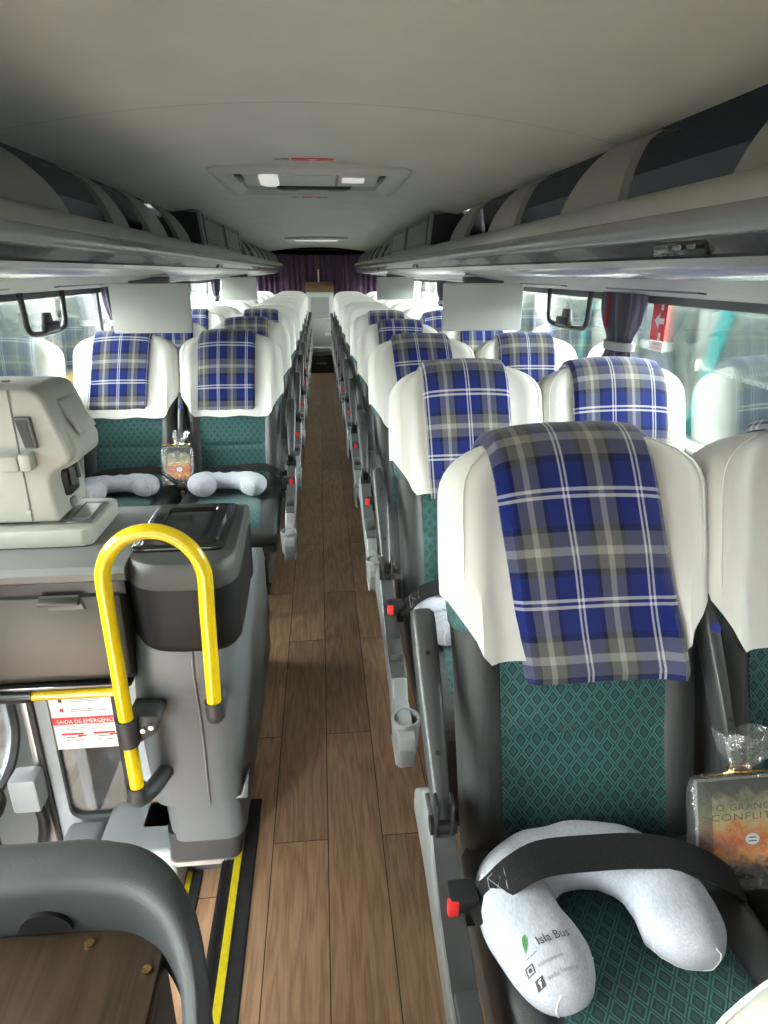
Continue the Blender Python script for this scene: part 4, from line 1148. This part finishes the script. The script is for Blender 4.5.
MB().loft([base_ring(0.0, -.49, -.285, 1.475, 2.52, .03), base_ring(.12, -.485, -.27, 1.465, 2.51, .03)]).build('plinth', M['console_dark'], t)
MB().loft([base_ring(-.008, -.492, -.283, 1.470, 1.66, .03), base_ring(.008, -.492, -.283, 1.470, 1.66, .03)]).build('edge_trim', M['alu'], t)
fr_seam = [(-.334, 1.3835, .775), (-.335, 1.3795, .70), (-.335, 1.390, .612), (-.336, 1.398, .595), (-.338, 1.409, .45), (-.342, 1.419, .262)]
MB().tube(fr_seam, .0022, 6).build('panel_seam', M['shell'], t)
MB().prism([(-.305, .250), (-.262, .262), (-.235, .335), (-.243, .25)], 'y', 1.445, 1.50, .004).build('corner_flap', M['console'], t)
# yellow handrail hoop
t = thing('handrail', 'bright yellow hooped handrail in front of the bin console', 'handrail', (-.36, 1.27, .45))
pts = [(-.466, 1.262, .475), (-.466, 1.262, .70), (-.466, 1.262, .96)]
for k_ in range(0, 13):
    a = PI - PI * k_ / 12; pts.append((-.3625 + .1035 * math.cos(a), 1.262, 1.015 + .112 * math.sin(a)))
pts += [(-.262, 1.262, .93), (-.265, 1.262, .80), (-.268, 1.262, .70)]
KH = 1.312 / 1.262
def hs(p): return (p[0] * KH, p[1] * KH, 1.62 - (1.62 - p[2]) * KH)
MB().tube([hs(p) for p in bez(pts, 4)], .0172, 18).build('tube', M['yellow'], t)
def elbow(p, q, name):
    MB().tube(bez([p, (p[0], p[1] + .002, p[2] - .04), (lerp(p[0], q[0], .5), lerp(p[1], q[1], .45), q[2]), q], 6), [.0225] * 19, 16).build(name, M['console_dark'], t)
elbow(hs((-.466, 1.262, .485)), (-.445, 1.425, .385), 'end_elbow'); elbow(hs((-.268, 1.262, .71)), (-.282, 1.395, .635), 'end_elbow')
b = MB(); b.tube([hs((-.466, 1.262, .605)), hs((-.466, 1.262, .675))], .0230, 18); b.build('clamp', M['console_dark'], t)
b = MB(); b.prism([(-.486, .555), (-.464, .557), (-.425, .582), (-.408, .622), (-.420, .634), (-.486, .634)], 'y', 1.322, 1.40, .006); bo = b.build('bracket', M['console_dark'], t)
for q in (0, 1): MB().tube([(-.453 + .020 * q, 1.323, .595 + .008 * q), (-.453 + .020 * q, 1.317, .595 + .008 * q)], .006, 10).build('bolt', M['steel'], bo)
t = thing('grab_bar', 'short horizontal yellow bar under the taupe counter front', 'grab bar', (-.6, 1.37, .66))
MB().tube([(-.715, 1.375, .672), (-.492, 1.375, .672)], .0125, 14).build('bar', M['yellow'], t)
MB().tube([(-.80, 1.375, .672), (-.712, 1.375, .672)], .0165, 14).build('end_cap', M['black_gloss'], t)

# ------------------------------------------------------------------ entrance door
LY = 1.75
def frame_ring(x0, x1, z0, z1, gx0, gx1, gz0, gz1, r, y0, y1):
    o = rrect((x0 + x1) / 2, (z0 + z1) / 2, x1 - x0, z1 - z0, .02); i = rrect((gx0 + gx1) / 2, (gz0 + gz1) / 2, gx1 - gx0, gz1 - gz0, r)
    return [[(a, y0, b) for a, b in o], [(a, y0, b) for a, b in i], [(a, y1, b) for a, b in i], [(a, y1, b) for a, b in o], [(a, y0, b) for a, b in o]]
d = MB().loft(frame_ring(-.945, -.575, -.52, .92, -.872, -.665, -.075, .86, .04, LY, LY + .035), cap=False).build('door_1', M['frame_blue']); struct(d)
MB().box((-.768, LY + .018, .39), (.22, .006, .95)).build('door_glass', M['glass_door'], d)
MB().box((-.915, LY - .008, .18), (.012, .016, 1.42), .003).build('door_gasket', M['rubber'], d)
MB().box((-.935, LY - .006, .18), (.018, .012, 1.42), .003).build('door_gasket', M['alu'], d)
MB().box((-.668, LY + .0, .32), (.022, .02, .80), .003).build('door_gasket', M['rubber'], d)
MB().prism(rrect(-.775, -.35, .30, .32, .03), 'y', LY - .006, LY + .0, .003).build('door_panel', M['frame_blue'], d)
# fore leaf lying along the side wall
pw = [(.2, -1.0), (2.42, -1.0), (2.42, .72), (.2, .72)]
def wring(y0, y1, z0, z1, r): return rrect((y0 + y1) / 2, (z0 + z1) / 2, y1 - y0, z1 - z0, r)
o = wring(.2, 2.44, -1.0, .71, .03); i = wring(.32, 2.20, -.16, .63, .16)
d = MB().loft([[(-1.215, a, b) for a, b in o], [(-1.215, a, b) for a, b in i], [(-1.26, a, b) for a, b in i], [(-1.26, a, b) for a, b in o], [(-1.215, a, b) for a, b in o]], cap=False).build('door_2', M['frame_blue']); struct(d)
MB().box((-1.24, 1.26, .235), (.006, 1.92, .83)).build('door_glass', M['glass_door'], d)
ig = wring(.315, 2.205, -.165, .635, .165)
MB().loft([[(-1.212, a, b) for a, b in ig], [(-1.212, a, b) for a, b in wring(.335, 2.185, -.145, .615, .15)], [(-1.236, a, b) for a, b in wring(.335, 2.185, -.145, .615, .15)], [(-1.236, a, b) for a, b in ig], [(-1.212, a, b) for a, b in ig]], cap=False).build('door_gasket', M['rubber'], d)
# door opener block
t = thing('door_opener', 'pale grey box on a black stalk inside the entrance door', 'door mechanism', (-.97, 1.72, -.1))
MB().box((-.955, 1.70, .105), (.085, .075, .125), .012).build('cover', M['frame_blue'], t)
MB().tube(bez([(-.935, 1.70, .045), (-.93, 1.70, -.02), (-.945, 1.70, -.10), (-.99, 1.72, -.20)], 6), .018, 10).build('stalk', M['black'], t)
t = thing('step_cover', 'pale grey moulded cover at the foot of the door, left one', 'moulded cover', (-.8, 1.66, -.2), 'moulded covers')
MB().box((-.795, 1.60, -.14), (.115, .20, .22), .02, 3).build('shell', M['frame_blue'], t)
t = thing('step_cover', 'wider pale grey moulded cover beside the console foot', 'moulded cover', (-.63, 1.66, -.2), 'moulded covers')
MB().box((-.605, 1.63, -.125), (.235, .222, .25), .02, 3).build('shell', M['frame_blue'], t)
# emergency notice on the door glass
t = thing('notice', 'white emergency exit notice with red band on the door glass', 'notice', (-.76, LY, .2))
nx0, nx1, nz0, nz1 = -.878, -.655, .200, .52
ny = LY + .011
def NP(a, b, o=0): return (lerp(nx0, nx1, a), ny - o, lerp(nz0, nz1, b))
def nrect(m, a0, b0, a1, b1, o=.0012): m.add([NP(a0, b0, o), NP(a1, b0, o), NP(a1, b1, o), NP(a0, b1, o)], [(0, 1, 2, 3)])
m = MB(); m.box(((nx0 + nx1) / 2, ny, (nz0 + nz1) / 2), (nx1 - nx0, .0015, nz1 - nz0)); m.build('sheet', M['white'], t)
m = MB(); nrect(m, .03, .29, .97, .375); m.build('red_band', M['red_ink'], t)
m = MB(); text(m, 'SAIDA DE EMERGENCIA', .02, lambda a, b: (lerp(nx0, nx1, .5) + a, ny - .002, lerp(nz0, nz1, .305) + b), width=.185); m.build('lettering', M['white'], t)
m = MB()
for (a0, b0, a1, b1) in ((.02, .03, .97, .035), (.02, .03, .027, .97), (.963, .03, .97, .97)): nrect(m, a0, b0, a1, b1)
m.build('red_border', M['red_ink'], t)
for q, zz in enumerate((.46, .57, .68, .79, .90)):
    m = MB(); nrect(m, .16, zz - .02, .21, zz + .02); m.build('pictogram', M['red_ink'] if q in (0, 2) else M['ink'], t)
    m = MB(); nrect(m, .30, zz, .62 + .1 * (q % 2), zz + .008); nrect(m, .30, zz - .02, .78 - .1 * (q % 2), zz - .012); m.build('text_line', M['ink_grey'], t)
m = MB()
for zz in (.265, .245, .225): nrect(m, .2, zz, .85, zz + .007)
m.build('text_line', M['ink_grey'], t)
for a0 in (.12, .55):
    m = MB(); nrect(m, a0, .165, a0 + .30, .19); nrect(m, a0 + .06, .135, a0 + .27, .146); m.build('diagram', M['red_ink'], t)
    m = MB(); nrect(m, a0 + .22, .148, a0 + .34, .162); nrect(m, a0 + .04, .095, a0 + .10, .105); nrect(m, a0 + .18, .095, a0 + .30, .105); m.build('diagram', M['ink'], t)

# ------------------------------------------------------------------ near table with moulded rim
t = thing('front_table', 'dark wood topped table with charcoal moulded rim at bottom left', 'table', (-.45, .45, .6))
MB().prism([(-.75, .10), (-.265, .10), (-.228, .50), (-.228, .648), (-.75, .660)], 'z', .772, .80, .004).build('wooden_top', M['table_wood'], t)
MB().prism([(.10, -.1), (.10, .775), (.64, .775), (.64, -.1)], 'x', -.275, -.236).build('side_skirt', M['console_dark'], t)
path = bez([(-.80, .700, .80), (-.60, .700, .80), (-.42, .698, .80), (-.335, .696, .80), (-.265, .675, .80), (-.212, .628, .795), (-.178, .560, .775), (-.162, .48, .73), (-.158, .42, .66), (-.160, .38, .56), (-.163, .36, .44)], 6)
rings = []
for i_, p in enumerate(path):
    d_ = (path[min(i_ + 1, len(path) - 1)] - path[max(i_ - 1, 0)]).normalized()
    s = i_ / (len(path) - 1)
    inward = Vector((-d_.y, d_.x, 0));
    if inward.length < .3: inward = Vector((-1, 0, 0))
    inward.normalize(); inward = -inward if inward.dot(Vector((-.6, -.2, 0)) - Vector((p.x, p.y - .3, 0))) < 0 else inward
    if s < .35: inward = Vector((0, -1, 0))
    upv = d_.cross(inward); upv = upv if upv.z > 0 or s > .75 else -upv
    upv.normalize()
    if s > .75 and upv.y < 0: upv = -upv
    w = lerp(.042, .015, sstep(.28, .62, s)); h = .078 * lerp(1, .6, sstep(.45, .9, s))
    sec = [(w, -.03), (w + .002, h * .80), (w - .006, h * .96), (w - .016, h * 1.0), (-w + .016, h * 1.0), (-w + .004, h * .9), (-w, h * .7), (-w, -.03)]
    rings.append([p + inward * a + upv * b for a, b in sec])
MB().loft(rings).build('moulded_rim', M['console_dark'], t, ang=50)
m = MB(); m.prism([(-.385 + .034 * math.cos(g), .807 + .030 * math.sin(g)) for g in [PI * k_ / 14 for k_ in range(15)]], 'y', .648, .661); m.build('cable_opening', M['black'], t)
for (x, y) in ((-.325, .632), (-.243, .590)):
    MB().tube([(x, y, .800), (x, y, .8025)], .006, 12).build('screw_cap', M['gold'], t)
m = MB(); m.box((-.50, .38, .30), (.06, .06, .95), .01); m.build('leg', M['console_dark'], t)
# small black knob by the left edge
t = thing('gear_knob', 'small black rounded knob at the left picture edge above the table', 'knob', (-.56, .83, .6))
m = MB(); m.loft([[(-.515 + r * math.cos(g), .80 + r * math.sin(g), z) for g in [2 * PI * k_ / 20 for k_ in range(20)]] for z, r in ((.86, .012), (.865, .022), (.88, .028), (.895, .026), (.905, .016), (.908, .004))]); m.build('ball', M['black'], t)
MB().tube([(-.515, .80, .60), (-.515, .80, .87)], .008, 8).build('stem', M['black'], t)
MB().tube([(-.515, .80, -.56), (-.515, .80, .62)], .014, 10).build('post', M['black'], t)

# ------------------------------------------------------------------ outside
struct(MB().prism([(-40, -30), (40, -30), (40, 50), (-40, 50)], 'z', -1.36, -1.26).build('ground', M['ground']))
def coach(label, x, y0, y1, body, stripe, z_stripe, lean, seatlike=False):
    t = thing('parked_coach', label, 'bus', (x, (y0 + y1) / 2, -1.26), 'parked coaches')
    sx = 1 if x > 0 else -1; xo = x + sx * 2.4
    z0, z1 = -.95, 1.62
    MB().prism([(x + sx * .02, z0), (x, .2), (x + sx * .03, 1.45), (x + sx * .25, z1), (xo - sx * .25, z1), (xo, 1.45), (xo, z0)], 'y', y0, y1, .03).build('body', body, t)
    n = int((y1 - y0) / 1.9)
    for i in range(n):
        a = y0 + .5 + i * 1.9
        MB().prism([(a, .62), (a + 1.8, .62), (a + 1.8, 1.36), (a, 1.36)], 'x', x - sx * .012, x + sx * .05, .01).build('window', M['coach_glass'], t)
    MB().box((x - sx * .006, (y0 + y1) / 2, z_stripe), (.02, y1 - y0 - .1, .16)).build('stripe', stripe, t)
    for i in range(lean):
        a = y0 + 5.75 + i * 2.3
        MB().prism([(a + .30, .30), (a + .40, .30), (a + .10, 1.38), (a - .06, 1.38)], 'x', x - sx * .022, x - sx * .01).build('slanted_stripe', stripe, t)
    for yy in (y0 + 2.0, y1 - 2.6):
        MB().tube([(x - sx * .01, yy, -.78), (x + sx * .28, yy, -.78)], .48, 28).build('wheel', M['rubber'], t)
coach('parked coach with yellow stripe seen through the left windows', -2.75, -2.5, 18, M['coach_white'], M['coach_yellow'], .50, 0)
coach('parked sage coach with slanted teal stripes seen through the right windows', 2.7, -1.5, 18, M['coach_green'], M['coach_teal'], .05, 5)

# ------------------------------------------------------------------ light
W = bpy.data.worlds.new('overcast_sky'); SC.world = W; W.use_nodes = True
nt = W.node_tree; bg = nt.nodes['Background']
tc = nt.nodes.new('ShaderNodeTexCoord'); sp = nt.nodes.new('ShaderNodeSeparateXYZ'); nt.links.new(tc.outputs['Generated'], sp.inputs[0])
rp = nt.nodes.new('ShaderNodeValToRGB'); nt.links.new(sp.outputs[2], rp.inputs[0])
rp.color_ramp.elements[0].color = (1, .985, .965, 1); rp.color_ramp.elements[1].color = (.99, 1, 1, 1)
nt.links.new(rp.outputs[0], bg.inputs[0]); bg.inputs[1].default_value = 17.0
def portal(name, loc, rot, sx, sy):
    L = bpy.data.lights.new(name, 'AREA'); L.shape = 'RECTANGLE'; L.size = sx; L.size_y = sy
    o = bpy.data.objects.new(name, L); COL.objects.link(o); o.location = loc; o.rotation_euler = rot; L.cycles.is_portal = True
    return o
portal('daylight_right', (1.29, 6.45, 1.30), (0, PI / 2, 0), .5, 11.1)
portal('daylight_left', (-1.29, 5.35, 1.30), (0, -PI / 2, 0), .5, 13.2)
portal('daylight_front', (-.55, -1.36, 1.22), (-PI / 2, 0, 0), 1.38, .86)
portal('daylight_door', (-1.29, 1.3, -.15), (0, -PI / 2, 0), 1.9, 3.0)

# ------------------------------------------------------------------ camera
F = 650.0
pit = math.atan(240 / F); yaw = math.atan(65 * math.cos(pit) / F)
cam = bpy.data.cameras.new('camera'); cam.sensor_fit = 'HORIZONTAL'; cam.sensor_width = 36; cam.lens = F / 768 * 36; cam.clip_start = .02
co = bpy.data.objects.new('camera', cam); COL.objects.link(co); co.location = (0, 0, 1.62)
co.rotation_euler = (PI / 2 - pit, 0, -yaw); SC.camera = co
SC.view_settings.view_transform = 'Standard'; SC.view_settings.look = 'None'; SC.view_settings.gamma = 1; SC.view_settings.use_curve_mapping = False
SC.view_settings.exposure = 2.15
SC.cycles.max_bounces = 14; SC.cycles.diffuse_bounces = 10; SC.cycles.glossy_bounces = 4; SC.cycles.transparent_max_bounces = 16
SC.cycles.use_denoising = True
